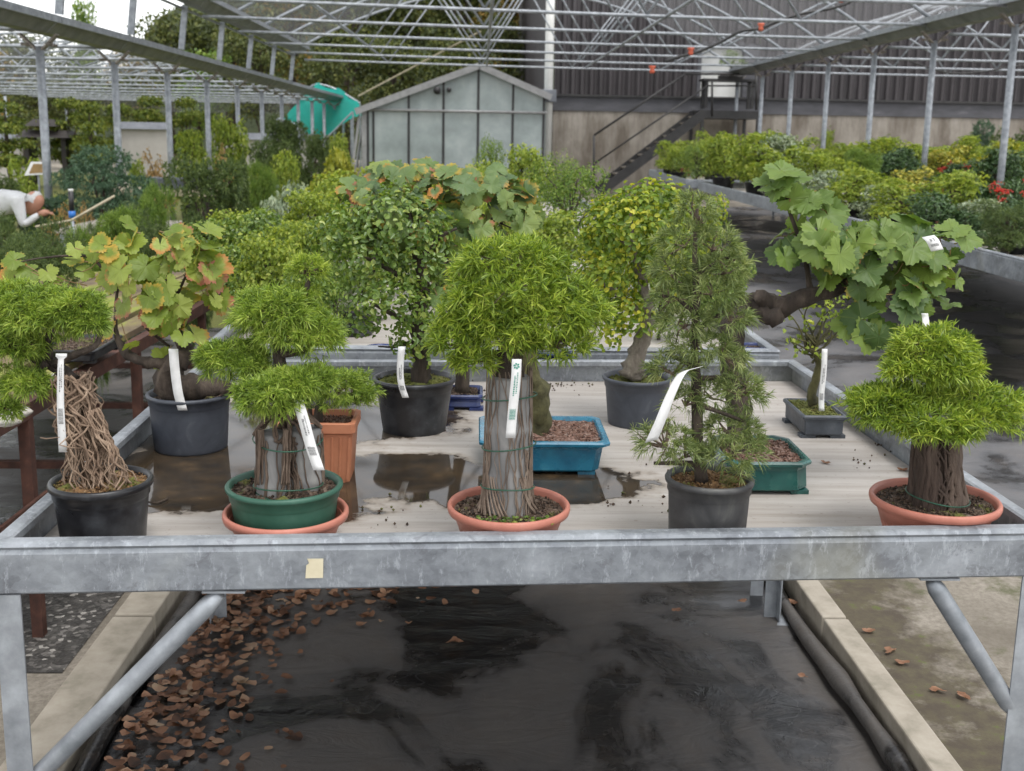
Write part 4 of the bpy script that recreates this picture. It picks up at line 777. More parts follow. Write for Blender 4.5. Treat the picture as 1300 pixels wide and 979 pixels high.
# ---------------------------------------------------------------- benches behind
metal_bench('metal_bench','second galvanised bench crowded with leafy shrubs directly behind the foreground bench',np.array([-.90,3.62]),np.array([1.03,3.66]),np.array([1.0,7.2]),np.array([-.98,7.1]),ZT,.90,False)
metal_bench('metal_bench','third galvanised bench, hidden under shrubs in front of the glasshouse',np.array([-1.0,7.5]),np.array([1.1,7.5]),np.array([1.2,13]),np.array([-1.1,13]),ZT,.90,False)
rb=metal_bench('metal_bench','long galvanised bench across the path on the right, covered with bushy pots',np.array([3.22,6.0]),np.array([6.3,6.0]),np.array([6.5,17.5]),np.array([3.46,17.5]),ZT,.93,False,hrail=.14)
metal_bench('metal_bench','far right galvanised bench full of lime-green young plants',np.array([7.1,8]),np.array([11,8]),np.array([11,22]),np.array([7.2,22]),ZT,.93,False,hrail=.14)
metal_bench('metal_bench','galvanised bench at the far end near the stairs with lime-green plants',np.array([3.4,18.2]),np.array([6.4,18.2]),np.array([6.3,23.5]),np.array([3.6,23.5]),ZT,.93,False,hrail=.14)
# rusty bench on the left
e0=P(20,512,.78); e1=P(184,421,.78)
def rusty():
    T=thing('rusty_bench','dark red rusty steel bench with a mossy timber edge left of the foreground bench','bench',(-1.9,2.0,0)); o=np.array([-1.9,2.0,0])
    xr=-1.10; ys=[1.4,6.4]
    X=lambda y:(e0[0]+(e1[0]-e0[0])*(y-e0[1])/(e1[1]-e0[1]))
    mb=MB(); beam(mb,np.array([X(1.2),1.2,.745])-o,np.array([X(6.4),6.4,.745])-o,.04,.05); beam(mb,np.array([X(1.2)-1.3,1.2,.745])-o,np.array([X(6.4)-1.3,6.4,.745])-o,.04,.05); mb.build('side_rail',M['rust'],T)
    for y in (1.25,2.3,3.35,4.4,5.4,6.35):
        for dx in (0,-1.3):
            mb=MB(); beam(mb,np.array([X(y)+dx,y,0])-o,np.array([X(y)+dx,y,.718])-o,.035,.035,(0,1,0)); mb.build('leg',M['rust'],T)
        mb=MB(); beam(mb,np.array([X(y)-.022,y,.735])-o,np.array([X(y)-1.278,y,.735])-o,.03,.03); beam(mb,np.array([X(y)-.022,y,.25])-o,np.array([X(y)-1.278,y,.25])-o,.03,.03); mb.build('cross_bar',M['rust'],T)
    mb=MB(); beam(mb,np.array([X(1.2)+.024,1.2,.25])-o,np.array([X(6.4)+.024,6.4,.25])-o,.012,.03);beam(mb,np.array([X(1.2)+.024,1.2,.45])-o,np.array([X(6.4)+.024,6.4,.45])-o,.012,.03); mb.build('low_rail',M['rust'],T)
    for k in range(9):
        x0=-.03-.145*k; mb=MB(); w_=.13 if k else .10
        loft(mb,[[np.array([X(y)+x0-(w_ if s else 0),y,z])-o for y,s in ((1.2,0),(6.4,0),(6.4,1),(1.2,1))] for z in (.771,.795)]); mb.build('plank',M['mossplank'],T)
    return X
XR=rusty()
mb=MB(); grid(mb,-3.4,-1.62,.2,9,.0085,8,8); tag(mb.build('shade_fabric',M['fab']),kind='structure')
# ================================================================ SHADE HOUSE (three bays)
SH=thing('shade_house','galvanised steel shade house with gutters, posts, arched trusses and grey net roof','shade house',(1.2,12,0)); so_=np.array([1.2,12,0])
def W(x,y,z): return np.array([x,y,z])-so_
def netmat(name,col,op,tr=.35):
    m,nt,b=_mat(name); b.inputs['Base Color'].default_value=(*col,1); b.inputs['Roughness'].default_value=.8
    t=N(nt,'ShaderNodeBsdfTransparent'); ms=N(nt,'ShaderNodeMixShader'); nt.links.new(ramp(nt,noise(nt,.8,4),[(.3,(op*.85,)*3),(.7,(min(op*1.15,1),)*3)]),ms.inputs[0])
    tl=N(nt,'ShaderNodeBsdfTranslucent'); tl.inputs[0].default_value=(*col,1); m2=N(nt,'ShaderNodeMixShader'); m2.inputs[0].default_value=tr
    nt.links.new(b.outputs[0],m2.inputs[1]); nt.links.new(tl.outputs[0],m2.inputs[2])
    nt.links.new(t.outputs[0],ms.inputs[1]); nt.links.new(m2.outputs[0],ms.inputs[2]); nt.links.new(ms.outputs[0],nt.nodes['Material Output'].inputs[0]); return m
M['net']=netmat('grey_shade_net',(.30,.30,.31),.24,.5)
skew=.146
def post(x,y,ztop,zb=0,r=.045,brk=True):
    mb=MB(); tube(mb,[W(x,y,0),W(x,y,ztop)],r,14); o=mb.build('post',M['galv'],SH,True)
    if brk:
        mb=MB()
        for sx in (-1,1): 
            beam(mb,W(x+sx*.03,y,ztop-.03),W(x+sx*.20,y,ztop+.13),.09,.02); 
            for sy in (-1,1): tube(mb,[W(x+sx*.10,y+sy*.05,ztop+.02),W(x+sx*.17,y+sy*.07,ztop+.02)],.018,6)
        mb.build('bracket',M['bolt'],o)
def gutter(x,z,y0,y1,sp=2.5,depth=.10,w=.30):
    """W-profile trough in lengths between the posts"""
    k=int(round((y1-y0)/sp))
    for i in range(k):
        a,b_=y0+i*sp+.01,y0+(i+1)*sp-.01; mb=MB()
        pr=[(-w*.62,z+depth+.02),(-w*.62,z+depth+.05),(-w*.55,z+depth+.05),(-w*.5,z+depth),(-w*.22,z),(w*.22,z),(w*.5,z+depth),(w*.55,z+depth+.05),(w*.62,z+depth+.05),(w*.62,z+depth+.02),(w*.52,z+depth-.012),(w*.24,z-.014),(-w*.24,z-.014),(-w*.52,z+depth-.012)]
        loft(mb,[[W(x+px,y,pz) for px,pz in pr] for y in (a,b_)],True,True); gt=mb.build('gutter',M['gutter'],SH)
        for sx in (-1,1):
            mb=MB(); beam(mb,W(x+sx*w*.66,a,z+depth+.025),W(x+sx*w*.66,b_,z+depth+.025),.035,.075); mb.build('gutter_lip',M['galv'],gt)
LY=[12.5+2.5*k for k in range(13)]; RY=[14.125-2.5+2.5*k for k in range(7)]
for y in [7.5+2.5*k for k in range(0)]+LY: post(-4.73,y,2.44)
gutter(-4.73,2.60,7.5,42.5,depth=.10,w=.36)
for y in RY+[29.2]: post(6.67,y,3.05)
gutter(6.67,3.20,6.625,29.125,depth=.09,w=.36)
gutter(-4.27,3.42,7.5,27.5,depth=.09,w=.34)
for y in (38,41,43.5,46.6,49.5): post(-15.6,y,2.55,brk=False)
for y in [6.6+2.5*k for k in range(9)]: 
    if y>15: post(17.6,y,3.05,brk=False)
# struts carrying the upper gutter
for y in [10+2.5*k for k in range(8)]:
    mb=MB(); beam(mb,W(-4.50,y,2.78),W(-4.42,y,3.42),.085,.045,(0,1,0)); mb.build('gutter_strut',M['galv'],SH)
mb=MB(); tube(mb,[W(-4.47,7.5,3.38),W(-4.47,27.5,3.38)],.022,8); mb.build('edge_tube',M['galv'],SH,True)
def truss(xl,xr,y,zl,zr,tie,rise,dx=0,nodes=4,web=True,r=.030):
    c=(xl+xr)/2; hw=(xr-xl)/2; Yf=lambda x:y+skew*(x-xl)*dx
    az=lambda x:(zl+(zr-zl)*(x-xl)/(xr-xl))+rise*(1-((x-c)/hw)**2)
    xs=np.linspace(xl,xr,25); mb=MB(); tube(mb,[W(x,Yf(x),az(x)) for x in xs],r,8); o=mb.build('truss',M['galv'],SH,True)
    mb=MB(); tube(mb,[W(x,Yf(x),tie-.02*(1-((x-c)/hw)**2)) for x in np.linspace(xl+.1,xr-.1,9)],.024,8); mb.build('tie_bar',M['galv'],o,True)
    if web:
        st=hw/5*1.03; bn=[c+st*k for k in (-3,-1,1,3)]; tn=[c+st*k for k in (-4,-2,0,2,4)]
        seq=[tn[0],bn[0],tn[1],bn[1],tn[2],bn[2],tn[3],bn[3],tn[4]]
        for a,b_ in zip(seq,seq[1:]):
            za=az(a) if a in tn else tie; zb=az(b_) if b_ in tn else tie
            mb=MB(); tube(mb,[W(a,Yf(a),za),W(b_,Yf(b_),zb)],.019,6); mb.build('web_bar',M['galv'],o,True)
    return az
def net(xl,xr,y0,y1,zl,zr,rise,dx=0,name='net_roof'):
    c=(xl+xr)/2; hw=(xr-xl)/2
    mb=MB(); grid(mb,xl,xr,y0,y1,0,24,int((y1-y0)/1.25),lambda X,Y,Z:(X-so_[0],Y+skew*dx*(X-xl)-so_[1],zl+(zr-zl)*(X-xl)/(xr-xl)+rise*(1-((X-c)/hw)**2)+.035-.03*np.abs(np.sin(Y*math.pi/2.5)))); mb.build(name,M['net'],SH,True)
for k in range(8):
    truss(-4.27,6.67,10+2.5*k,3.55,3.30,3.27,1.65,1)
net(-4.27,6.67,-10,27.5,3.56,3.31,1.65,1)
xs_=[-2.2,-.0,2.45,4.6]
for x,z in ((.15,3.26),(2.6,3.26),(-.95,None),(3.5,None),(1.25,None)):
    if z is None: z=3.5+1.65*(1-((x-1.2)/5.47)**2)-.04
    mb=MB(); tube(mb,[W(x,10,z),W(x+.05,28.2,z)],.024,8); mb.build('purlin',M['galv'],SH,True)
for k in range(13): truss(-15.6,-4.8,12.5+2.5*k,2.62,2.62,2.62,1.15,0)
net(-15.6,-4.8,-10,43,2.64,2.64,1.15)
for k in range(6): truss(6.75,17.6,14.1+2.5*k,3.3,3.3,3.15,1.5,0)
net(6.75,17.6,-10,28,3.32,3.32,1.5)
mb=MB(); grid(mb,-15.6-so_[0],-4.9-so_[0],0,2,0,8,1,lambda X,Y,Z:(X,43.2-so_[1]+0*Y,2.2+.25*Y+0*X)); mb.build('end_net',M['net'],SH)
# hanging irrigation hose with sprinklers
T=thing('irrigation_hose','black irrigation hose with orange-red connectors looping below the net roof on the right','hose',tuple(PY(966,33,17))); o=np.array(T.location)
def HP(l,Y): return [PY(x,y,Y)-o for x,y in l]
mb=MB(); tube(mb,smooth_path(HP([(1100,-20),(1080,2),(1050,12),(1020,17),(985,28),(966,36),(940,40),(912,55),(880,68),(862,72),(845,78)],17),4),.022,8); mb.build('hose',M['black'],T,True)
mb=MB(); tube(mb,smooth_path(HP([(1155,78),(1200,92),(1240,92),(1290,84),(1330,80)],19),4),.015,6); mb.build('thin_hose',M['black'],T,True)
for x,y in ((966,34),(877,65),(828,88),(1068,-2)):
    q=HP([(x,y)],17)[0]; mb=MB(); lathe(mb,[(0,-.06),(.03,-.06),(.045,-.03),(.03,0),(.05,.03),(.05,.05),(0,.05)],10,c=q); mb.build('sprinkler',M['orange'],T,True)
# ================================================================ GLASSHOUSE
GY=29.0; GX0,GX1=-3.02,1.66; o=np.array([GX0,GY,0]); 
GH=thing('glasshouse','small grey-framed glasshouse with cloudy panes, lopsided gable roof and two round vents','greenhouse',tuple(o))
def G(x,z,dy=0): q=PY(x,z,GY+dy); return q-o
xl,xr=G(462,150)[0],G(694,150)[0]; xp=G(609,90)[0]; ze=G(460,139)[2]; zp=G(609,86)[2]; zer=G(692,124)[2]
M['gframe']=surf('grey_aluminium',[(.3,(.22,.22,.22)),(.7,(.33,.33,.33))],scale=6,rough=.5,metal=.2,bs=.05)
def glassmat():
    m,nt,b=_mat('cloudy_glass'); c=ramp(nt,noise(nt,1.3,5,.6),[(.3,(.20,.235,.23)),(.5,(.28,.325,.32)),(.7,(.38,.42,.415))]); nt.links.new(c,b.inputs['Base Color'])
    b.inputs['Roughness'].default_value=.35; b.inputs['Specular IOR Level'].default_value=.6; b.inputs['Alpha'].default_value=.94; return m
M['glass']=glassmat()
M['seal']=M['black']
roofz=lambda x: ze+(zp-ze)*(x-xl)/(xp-xl) if x<xp else zp+(zer-zp)*(x-xp)/(xr-xp)
mx=[xl+.18,xl+.32]+[G(x,150)[0] for x in (505,551,595,639,671+10)]
mx=[xl+.10,G(474,150)[0]]+[G(x,150)[0] for x in (519,563,607,651)]+[xr-.08]
zm=G(560,141)[2]
for a,b_ in zip(mx,mx[1:]):
    mb=MB(); box(mb,(a+.03,-.01,.0),(b_-.03,.01,zm-.03)); mb.build('glass_pane',M['glass'],GH)
    if roofz(a)-zm>.05 or roofz(b_)-zm>.05:
        mb=MB(); xs=[a+.03]+([xp] if a<xp<b_ else [])+[b_-.03]
        lo=[(a+.03,zm+.03),(b_-.03,zm+.03)]+[(x,max(roofz(x)-.03,zm+.035)) for x in xs[::-1]]
        loft(mb,[[(x,-.01,z) for x,z in lo],[(x,.01,z) for x,z in lo]]); mb.build('glass_pane',M['glass'],GH)
for x in mx:
    mb=MB(); box(mb,(x-.03,-.03,0),(x+.03,.025,roofz(x)-.02)); mb.build('mullion',M['seal'],GH)
mb=MB(); box(mb,(xl-.06,-.02,0),(xl+.1-.032,.03,ze)); mb.build('corner_post',M['gframe'],GH)
mb=MB(); tube(mb,[(xl-.1,-.07,zm),(xr,-.07,zm)],.035,8); mb.build('rail',M['gframe'],GH,True)
D=5.
for (xa,za),(xb,zb) in ((( xl-.2,ze-.08),(xp,zp+.02)),((xp,zp+.02),(xr+.1,zer-.02))):
    mb=MB(); n_=nrm(np.array([-(zb-za),0,xb-xa])); 
    pts=[(xa,-.12,za),(xb,-.12,zb),(xb,D,zb),(xa,D,za)]; loft(mb,[[np.array(p_) for p_ in pts],[np.array(p_)+n_*.03 for p_ in pts]]); mb.build('roof_panel',M['glass'],GH)
    mb=MB(); beam(mb,(xa,-.14,za+.02),(xb-(.0 if xb>xp else .01),-.14,zb+.02),.05,.16); mb.build('barge_board',M['gframe'],GH)
for x in (xl,xr-.04):
    mb=MB(); box(mb,(x-.01,.03,0),(x+.01,D,roofz(x)-.1)); mb.build('side_glass',M['glass'],GH)
    for k in range(5):
        mb=MB(); box(mb,(x-.03,.9*k+.4,0),(x+.03,.9*k+.45,roofz(x)-.1)); mb.build('mullion',M['gframe'],GH)
mb=MB(); box(mb,(xl,D-.02,0),(xr,D,ze)); mb.build('back_wall',M['cream'],GH)
for x,y,r_ in ((555,115,.09),(570,114,.06)):
    q=G(x,y,-.1); mb=MB(); tube(mb,[q+[0,.12,0],q+[0,-.15,0]],r_,16); mb.build('round_vent',M['black'],GH,True)
mb=MB(); beam(mb,G(456,150),G(447,215,-.1),.05,.05); beam(mb,G(460,160,.8),G(452,215,.6),.05,.05); mb.build('lean_frame',M['gframe'],GH)
# things stored inside
for x,y0,w_,h_,c,nm,lb,ct in ((575,205,.75,1.0,'cream','cupboard','pale cupboard seen dimly through the glasshouse panes','cupboard'),(520,205,.5,.35,'blueplastic','crate','blue crate seen dimly inside the glasshouse','crate')):
    q=PY(x,y0,GY+1.2); mb=MB(); box(mb,(-w_/2,0,0),(w_/2,.5,h_+.9)); box(mb,(-w_/2+.02,-.02,.1),(-.01,-.002,h_+.85)); box(mb,(.01,-.02,.1),(w_/2-.02,-.002,h_+.85)); oo=mb.build(nm,M[c]); oo.location=(q[0],q[1],0); tag(oo,lb,ct)
T=thing('bamboo_pole','thin pale pole slanting from the green net up to the net roof','pole',tuple(PY(455,122,30))); 
mb=MB(); tube(mb,[(0,0,0),PY(610,40,27.8)-PY(455,122,30)],.022,6); mb.build('pole',M['cane'],T)
# ================================================================ BIG BUILDING
BY=30.3; o=np.array([2.0,BY,0]); BD=thing('barn_building','large dark corrugated barn on a stained concrete base with a grey band','building',tuple(o))
M['clad']=surf('dark_corrugated_cladding',[(.3,(.03,.026,.028)),(.6,(.045,.039,.042)),(.8,(.06,.054,.056))],scale=2.,rough=.55,bs=.1,sc3=(1,1,.25))
def corr(mb,x0,x1,z0,z1,yf,per=.25,amp=.09,axis=0,off=0):
    n=int((x1-x0)/per*6); xs=np.linspace(x0,x1,n+1); ph=((xs-x0)/per)%1
    d=np.clip(np.abs(ph-.5)*5-.75,0,1)*amp
    A=[(x,-dd,z) if axis==0 else (-dd,x,z) for z in (z0,z1) for x,dd in zip(xs,d)]
    i=np.arange(n); V=np.array(A)+(np.array([0,yf,0]) if axis==0 else np.array([yf,0,0])); q=np.stack([i,i+1,i+n+2,i+n+1],1)
    mb.add(V,q if axis==0 else q[:,::-1])
zc,zb_,zt_=2.25,2.62,8.5
def stainconc():
    m,nt,b=_mat('stained_concrete_wall'); c=ramp(nt,noise(nt,1.2,7,.65),[(.3,(.20,.175,.145)),(.5,(.275,.25,.215)),(.7,(.345,.315,.275))])
    st=noise(nt,1.1,9,.72,sc3=(1.6,1.6,.35)); c=mix(nt,ramp(nt,st,[(.42,(0,0,0)),(.62,(.8,.8,.8))]),c,(.09,.07,.052)); nt.links.new(c,b.inputs['Base Color']); b.inputs['Roughness'].default_value=.85; bump(nt,b,st,.2,.01); return m
M['conc_wall']=stainconc()
mb=MB(); box(mb,(0,0,-.1),(22,.4,zc)); mb.build('concrete_base',M['conc_wall'],BD)
M['band']=surf('grey_painted_band',[(.35,(.055,.055,.062)),(.62,(.085,.085,.095)),(.72,(.13,.13,.145)),(.8,(.26,.26,.28))],scale=2.2,rough=.7,bs=.1,sc3=(1,1,3))
mb=MB(); box(mb,(-.02,-.03,zc+.003),(22,.4,zb_)); mb.build('base_band',M['band'],BD)
mb=MB(); box(mb,(-.02,-.10,zb_+.003),(22,.3,zb_+.06)); mb.build('drip_ledge',M['black'],BD)
x_door0=PY(887,100,BY)[0]-2; x_door1=PY(962,100,BY)[0]-2; zd=PY(900,55,BY)[2]
mb=MB(); corr(mb,0,x_door0,zb_+.062,zt_,0); corr(mb,x_door1,22,zb_+.062,zt_,0); corr(mb,x_door0,x_door1,zd,zt_,0); mb.build('cladding',M['clad'],BD)
mb=MB(); corr(mb,0,30,0,zt_,0,.6,.07,axis=1); mb.build('side_cladding',M['clad'],BD)
mb=MB(); loft(mb,[[(-.3,-.4,zt_),(22.3,-.4,zt_),(22.3,30,zt_),(-.3,30,zt_)],[(-.3,-.4,zt_+.2),(22.3,-.4,zt_+.2),(22.3,30,zt_+.2),(-.3,30,zt_+.2)]]); mb.build('roof',M['black'],BD)
mb=MB(); box(mb,(x_door0,.25,zb_),(x_door1-.35,.35,zd)); mb.build('pale_door',M['white'],BD)
mb=MB(); box(mb,(x_door0-.05,-.05,zb_+.063),(x_door0+.05,.9,zd)); box(mb,(x_door1-.4,-.06,zb_+.063),(x_door1+.05,.9,zd));box(mb,(x_door0+.052,-.05,zd-.05),(x_door1-.42,.9,zd+.04)); mb.build('door_frame',M['band'],BD)
T=thing('drain_pipe','tall white drainpipe with a grey collar at the left corner of the dark barn','pipe',tuple(PY(694,220,29.7)*[1,1,0])); 
mb=MB(); tube(mb,[(0,0,0),(0,0,8.4)],.115,18); mb.build('pipe',M['white'],T,True); zz=PY(694,122,29.7)[2]; mb=MB(); box(mb,(-.2,-.17,zz-.16),(.2,.17,zz+.16)); mb.build('collar',M['coping'],T,bevel=.02)
# stairs
SY=28.6; o=PY(770,235,SY)*[1,1,0]; ST=thing('metal_stairs','dark steel outdoor stairs with handrail leading up to a landing on the barn','stairs',tuple(o))
S=lambda x,y,dy=0: PY(x,y,SY+dy)-o
a,b_=S(773,233),S(895,143); 
for dy,nm in ((0,'stringer'),(1.1,'stringer')):
    mb=MB(); d=np.array([0,dy,0]); beam(mb,a+d+[-.25,0,-.25],b_+d,.05,.24); mb.build(nm,M['black'],ST)
nst=11
for k in range(nst):
    q=a+(b_-a)*((k+.5)/nst)-[0,0,.02]; mb=MB(); box(mb,(q[0]-.12,.03,q[2]-.02),(q[0]+.14,1.07,q[2]+.02)); mb.build('tread',M['conc_wall'],ST)
pz=S(893,140)[2]; px0=S(890,140)[0]; px1=S(966,140)[0]
mb=MB(); box(mb,(px0,0,pz-.2),(px1,1.6,pz)); mb.build('landing',M['black'],ST)
for x in (px0+.05,px1-.05):
    for y in (.05,1.5):
        mb=MB(); box(mb,(x-.04,y-.04,-0),(x+.04,y+.04,pz-.202)); mb.build('landing_post',M['black'],ST)
def hr(p_,r_=.028,nm='handrail'):
    mb=MB(); tube(mb,p_,r_,8); mb.build(nm,M['black'],ST,True)
hr([S(754,235),S(754,172)]); hr([S(754,172),S(870,94)]); hr([S(754,208),S(898,109)],.022,'mid_rail'); hr([S(904,148),S(904,104)]); hr([S(870,94),S(962,94)]) ; hr([S(898,109),S(962,109)],.022,'mid_rail'); hr([S(960,140),S(960,94)])
# niwaki in a pot on the landing + table under it
T=thing('plant_table','dark timber table on the stair landing with a clipped pine on top','table',tuple(PY(925,138,29.3))); o=np.array(T.location); zt2=PY(925,101,29.3)[2]-o[2]
mb=MB(); box(mb,(-.75,-.3,zt2-.06),(.65,.3,zt2)); mb.build('table_top',M['black'],T)
for x in (-.65,.55):
    for y in (-.22,.22): mb=MB(); box(mb,(x-.04,y-.04,0),(x+.04,y+.04,zt2-.062)); mb.build('leg',M['black'],T)
T=thing('clipped_pine','clipped cloud pine in a low dark tray on the landing table by the door','bonsai',(o[0],o[1],o[2]+zt2)); 
mb=MB(); box(mb,(-.3,-.15,0),(.3,.15,.1)); mb.build('tray',M['black'],T,bevel=.02); branches(T,[([(0,0,.08),(.1,0,.2),(.0,0,.35),(.1,0,.5)],[.05,.04,.035,.02])],'bark')
crown_leaves(T,[(.05,0,.45,.36,.25,.14),(0,0,.62,.22,.2,.12),(.55,0,.25,.22,.2,.1),(-.1,0,.4,.25,.2,.1)],900,.05,.018,'l_mid',70)
# ================================================================ GARDEN WALLS, LANTERN, NET TENT
def gwall(x0,y0,x1,y1,Y,label,zb=0):
    a=PY(x0,y0,Y); b_=PY(x1,y1,Y); T=thing('garden_wall',label,'wall',(a[0],Y,0)); L_=b_[0]-a[0]; h=(a[2]+b_[2])/2
    mb=MB(); box(mb,(0,0,0),(L_,.2,h-.15)); mb.build('wall_panel',M['cream'],T); mb=MB(); loft(mb,[[(-.05,-.12,h-.147),(L_+.05,-.12,h-.147),(L_+.05,.32,h-.147),(-.05,.32,h-.147)],[(-.05,.08,h+.04),(L_+.05,.08,h+.04),(L_+.05,.12,h+.04),(-.05,.12,h+.04)]]); mb.build('coping',M['coping'],T)
gwall(-40,172,24,172,31,'pale garden wall with grey coping at the far left edge')
gwall(150,156,212,158,31,'pale garden wall with grey coping behind the blue-green cloud pine')
gwall(268,170,400,172,33,'low pale garden wall seen between the posts and shrubs')
T=thing('wooden_pavilion','small dark wooden garden shelter with a stepped roof behind the far left shrubs','pavilion',tuple(PY(52,195,30)*[1,1,0])); o=np.array(T.location)
def K(x,y): return PY(x,y,30)-o
for (x0,y0,x1,y1) in ((40,152,80,160),(28,166,95,174)):
    a=K(x0,y1);b_=K(x1,y0); mb=MB(); loft(mb,[[(a[0],-.5,a[2]),(b_[0],-.5,a[2]),(b_[0],.5,a[2]),(a[0],.5,a[2])],[(a[0]+.15,-.25,b_[2]),(b_[0]-.15,-.25,b_[2]),(b_[0]-.15,.25,b_[2]),(a[0]+.15,.25,b_[2])]]); mb.build('roof',M['darkwood'],T)
for x in (38,85):
    a=K(x,174); mb=MB(); box(mb,(a[0]-.06,-.3,0),(a[0]+.06,.3,a[2])); mb.build('post',M['darkwood'],T)
M['tealnet']=netmat('teal_net',(.02,.42,.36),.86,.6)
T=thing('teal_net_tent','bright teal shade net stretched over hoops beside the glasshouse','shade net',tuple(PY(420,190,38)*[1,1,0])); o=np.array(T.location)
def TT(x,y,Y): return PY(x,y,Y)-o
mb=MB(); A=[TT(385,118,38),TT(402,107,38),TT(428,114,38),TT(457,131,38)]; B=[TT(352,150,36),TT(375,158,36),TT(405,180,36),TT(448,142,36)]; C_=[TT(395,125,40),TT(420,118,40),TT(450,128,40),TT(462,150,40)]

for E_ in (B,C_):
    A8=smooth_path(A,4); B8=smooth_path(E_,4); n8=len(A8); G8=[a*(1-t)+b*t+np.array([.06*math.sin(9*t+i*.9),0,-.9*t*(1-t)*(1 if E_ is B else .3)+.07*math.sin(i*1.7+6*t)]) for t in np.linspace(0,1,9) for i,(a,b) in enumerate(zip(A8,B8))]
    i_=np.arange(8)[:,None]*n8+np.arange(n8-1)[None]; mb.add(G8,np.stack([i_,i_+1,i_+n8+1,i_+n8],-1).reshape(-1,4))
mb.build('net',M['tealnet'],T,True)
mb=MB(); tube(mb,smooth_path(A,4),.03,6); mb.build('hoop',M['galv'],T); mb=MB(); tube(mb,smooth_path(B,4),.03,6); mb.build('hoop',M['galv'],T)
for q in (A[0],A[3],B[0],B[3]): mb=MB(); tube(mb,[q*[1,1,0],q],.03,6); mb.build('pole',M['galv'],T)
# ================================================================ BACKGROUND PLANTS
POT={}
def proto(kind,lumps,n,L,W_,mat,style='leaf',trunk=True,seed=0,pot=None,extra=None):
    """unit plant: 1 m tall, ~1 m wide; returns meshes"""
    g=np.random.default_rng(seed); T=bpy.data.objects.new(kind,None)
    p_,o_=shell(lumps,n,g,lo=.55,bottom=-.8); mb=MB()
    if style=='leaf': leaves(mb,p_,o_,L,W_,rng=g,jit=.9)
    else: needles(mb,p_,nrm(o_+[0,0,.4]),7,L,W_,rng=g)
    cr=mb.build('crown',M[mat],None); mb=MB(); zb=min(l[2] for l in lumps)
    z0=.0; tube(mb,smooth_path([(0,0,0),(.02,.01,zb*.5),(-.01,0,zb),(0,0,.75)],3),np.linspace(.03,.008,10),7,True,.1,g)
    for l in lumps: tube(mb,[(0,0,max(.05,l[2]*.5)),np.array(l[:3])*[.6,.6,.9],l[:3]],[.016,.01,.004],5)
    tr=mb.build('trunk',M['bark'],None); parts=[cr,tr]
    if pot:
        mb=MB(); lathe(mb,[(0,.0),(pot[1]*.8,0),(pot[1],pot[2]),(pot[1]*1.04,pot[2]),(pot[1]*1.04,pot[2]+.01),(pot[1]*.95,pot[2]),(0,pot[2]-.01)],18); parts.append(mb.build('pot',M[pot[0]],None,True))
    if extra:
        p2,o2=shell(lumps,extra[1],g,lo=.95,bottom=-.1); mb=MB()
        cl=p2[g.integers(0,max(len(p2)//14,1),extra[1])]; p2=cl+g.normal(size=cl.shape)*.03
        V=[];o6=np.array([(1,0,0),(-1,0,0),(0,1,0),(0,-1,0),(0,0,1),(0,0,-1)])*extra[2]
        V=(p2[:,None]+o6[None]).reshape(-1,3); f=np.array([(0,2,4),(2,1,4),(1,3,4),(3,0,4),(2,0,5),(1,2,5),(3,1,5),(0,3,5)])
        mb.add(V,(f[None]+np.arange(len(p2))[:,None,None]*6).reshape(-1,3)); parts.append(mb.build(extra[3],M[extra[0]],None))
    return parts
def place(parts,name,label,cat,loc,w,h,rz=0,group=None):
    T=thing(name,label,cat,tuple(loc),rz,group); T.scale=(w,w,h)
    for p_ in parts:
        c=p_.copy(); COL.objects.link(c); c.parent=T
    return T
g=np.random.default_rng(100)
def rl(n,seed,ball=False,z0=.35):
    g=np.random.default_rng(seed); l=[]
    for i in range(n+3):
        a=g.random()*6.28; r=g.uniform(.08,.36); z=g.uniform(z0*.6,.88); k=g.uniform(.13,.20); l.append((r*math.cos(a),r*math.sin(a),z,k,k,k*.75))
    return l+[(0,0,.5,.3,.3,.36)]
PR={}
PR['broad']=[proto('a',rl(9,1),2600,.05,.032,'l_small',seed=1),proto('a',rl(9,2),2500,.052,.034,'l_lime',seed=2),proto('a',rl(9,9),2400,.05,.03,'l_yel',seed=9)]
PR['lime']=[proto('b',rl(7,3),1300,.08,.028,'l_lime',seed=3,pot=('blackpot',.2,.2)),proto('b',rl(8,4),1200,.09,.03,'l_lime',seed=4,pot=('blackpot',.2,.2)),proto('b',rl(5,41,z0=.4),1000,.085,.03,'l_lime',seed=5,pot=('terra',.2,.2))]
PR['yg']=[proto('b2',rl(8,5,z0=.25),1400,.075,.05,'l_yg',seed=6)]
PR['dark']=[proto('c',rl(9,6,z0=.25),2200,.065,.032,'l_dark',seed=7,pot=('terra',.2,.16),extra=('berry',170,.018,'berries')),proto('c',rl(9,7,z0=.25),2200,.065,.032,'l_dark',seed=8,pot=('blackpot',.2,.16))]
PR['var']=[proto('v',rl(9,8,z0=.25),1300,.07,.04,'l_var',seed=9,pot=('blackpot',.2,.16))]
PR['yew']=[proto('y',rl(13,10,z0=.2),2400,.05,.010,'l_yew','n',seed=10)]
cone=[(0,0,.15+.1*k,.30-.03*k,.30-.03*k,.11) for k in range(8)]
PR['cone']=[proto('k',cone,1500,.05,.010,'l_yew','n',seed=11)]
PR['pine']=[proto('p',[(0,0,.86,.26,.26,.10),(-.12,0,.72,.32,.3,.10),(.2,.1,.66,.3,.3,.09),(-.25,0,.52,.26,.3,.09),(.1,-.1,.5,.38,.3,.09),(.36,0,.42,.2,.2,.08),(-.1,-.1,.34,.40,.3,.09),(.3,0,.28,.2,.2,.07),(-.36,0,.3,.18,.2,.08)],3600,.035,.007,'l_pine','n',seed=12)]
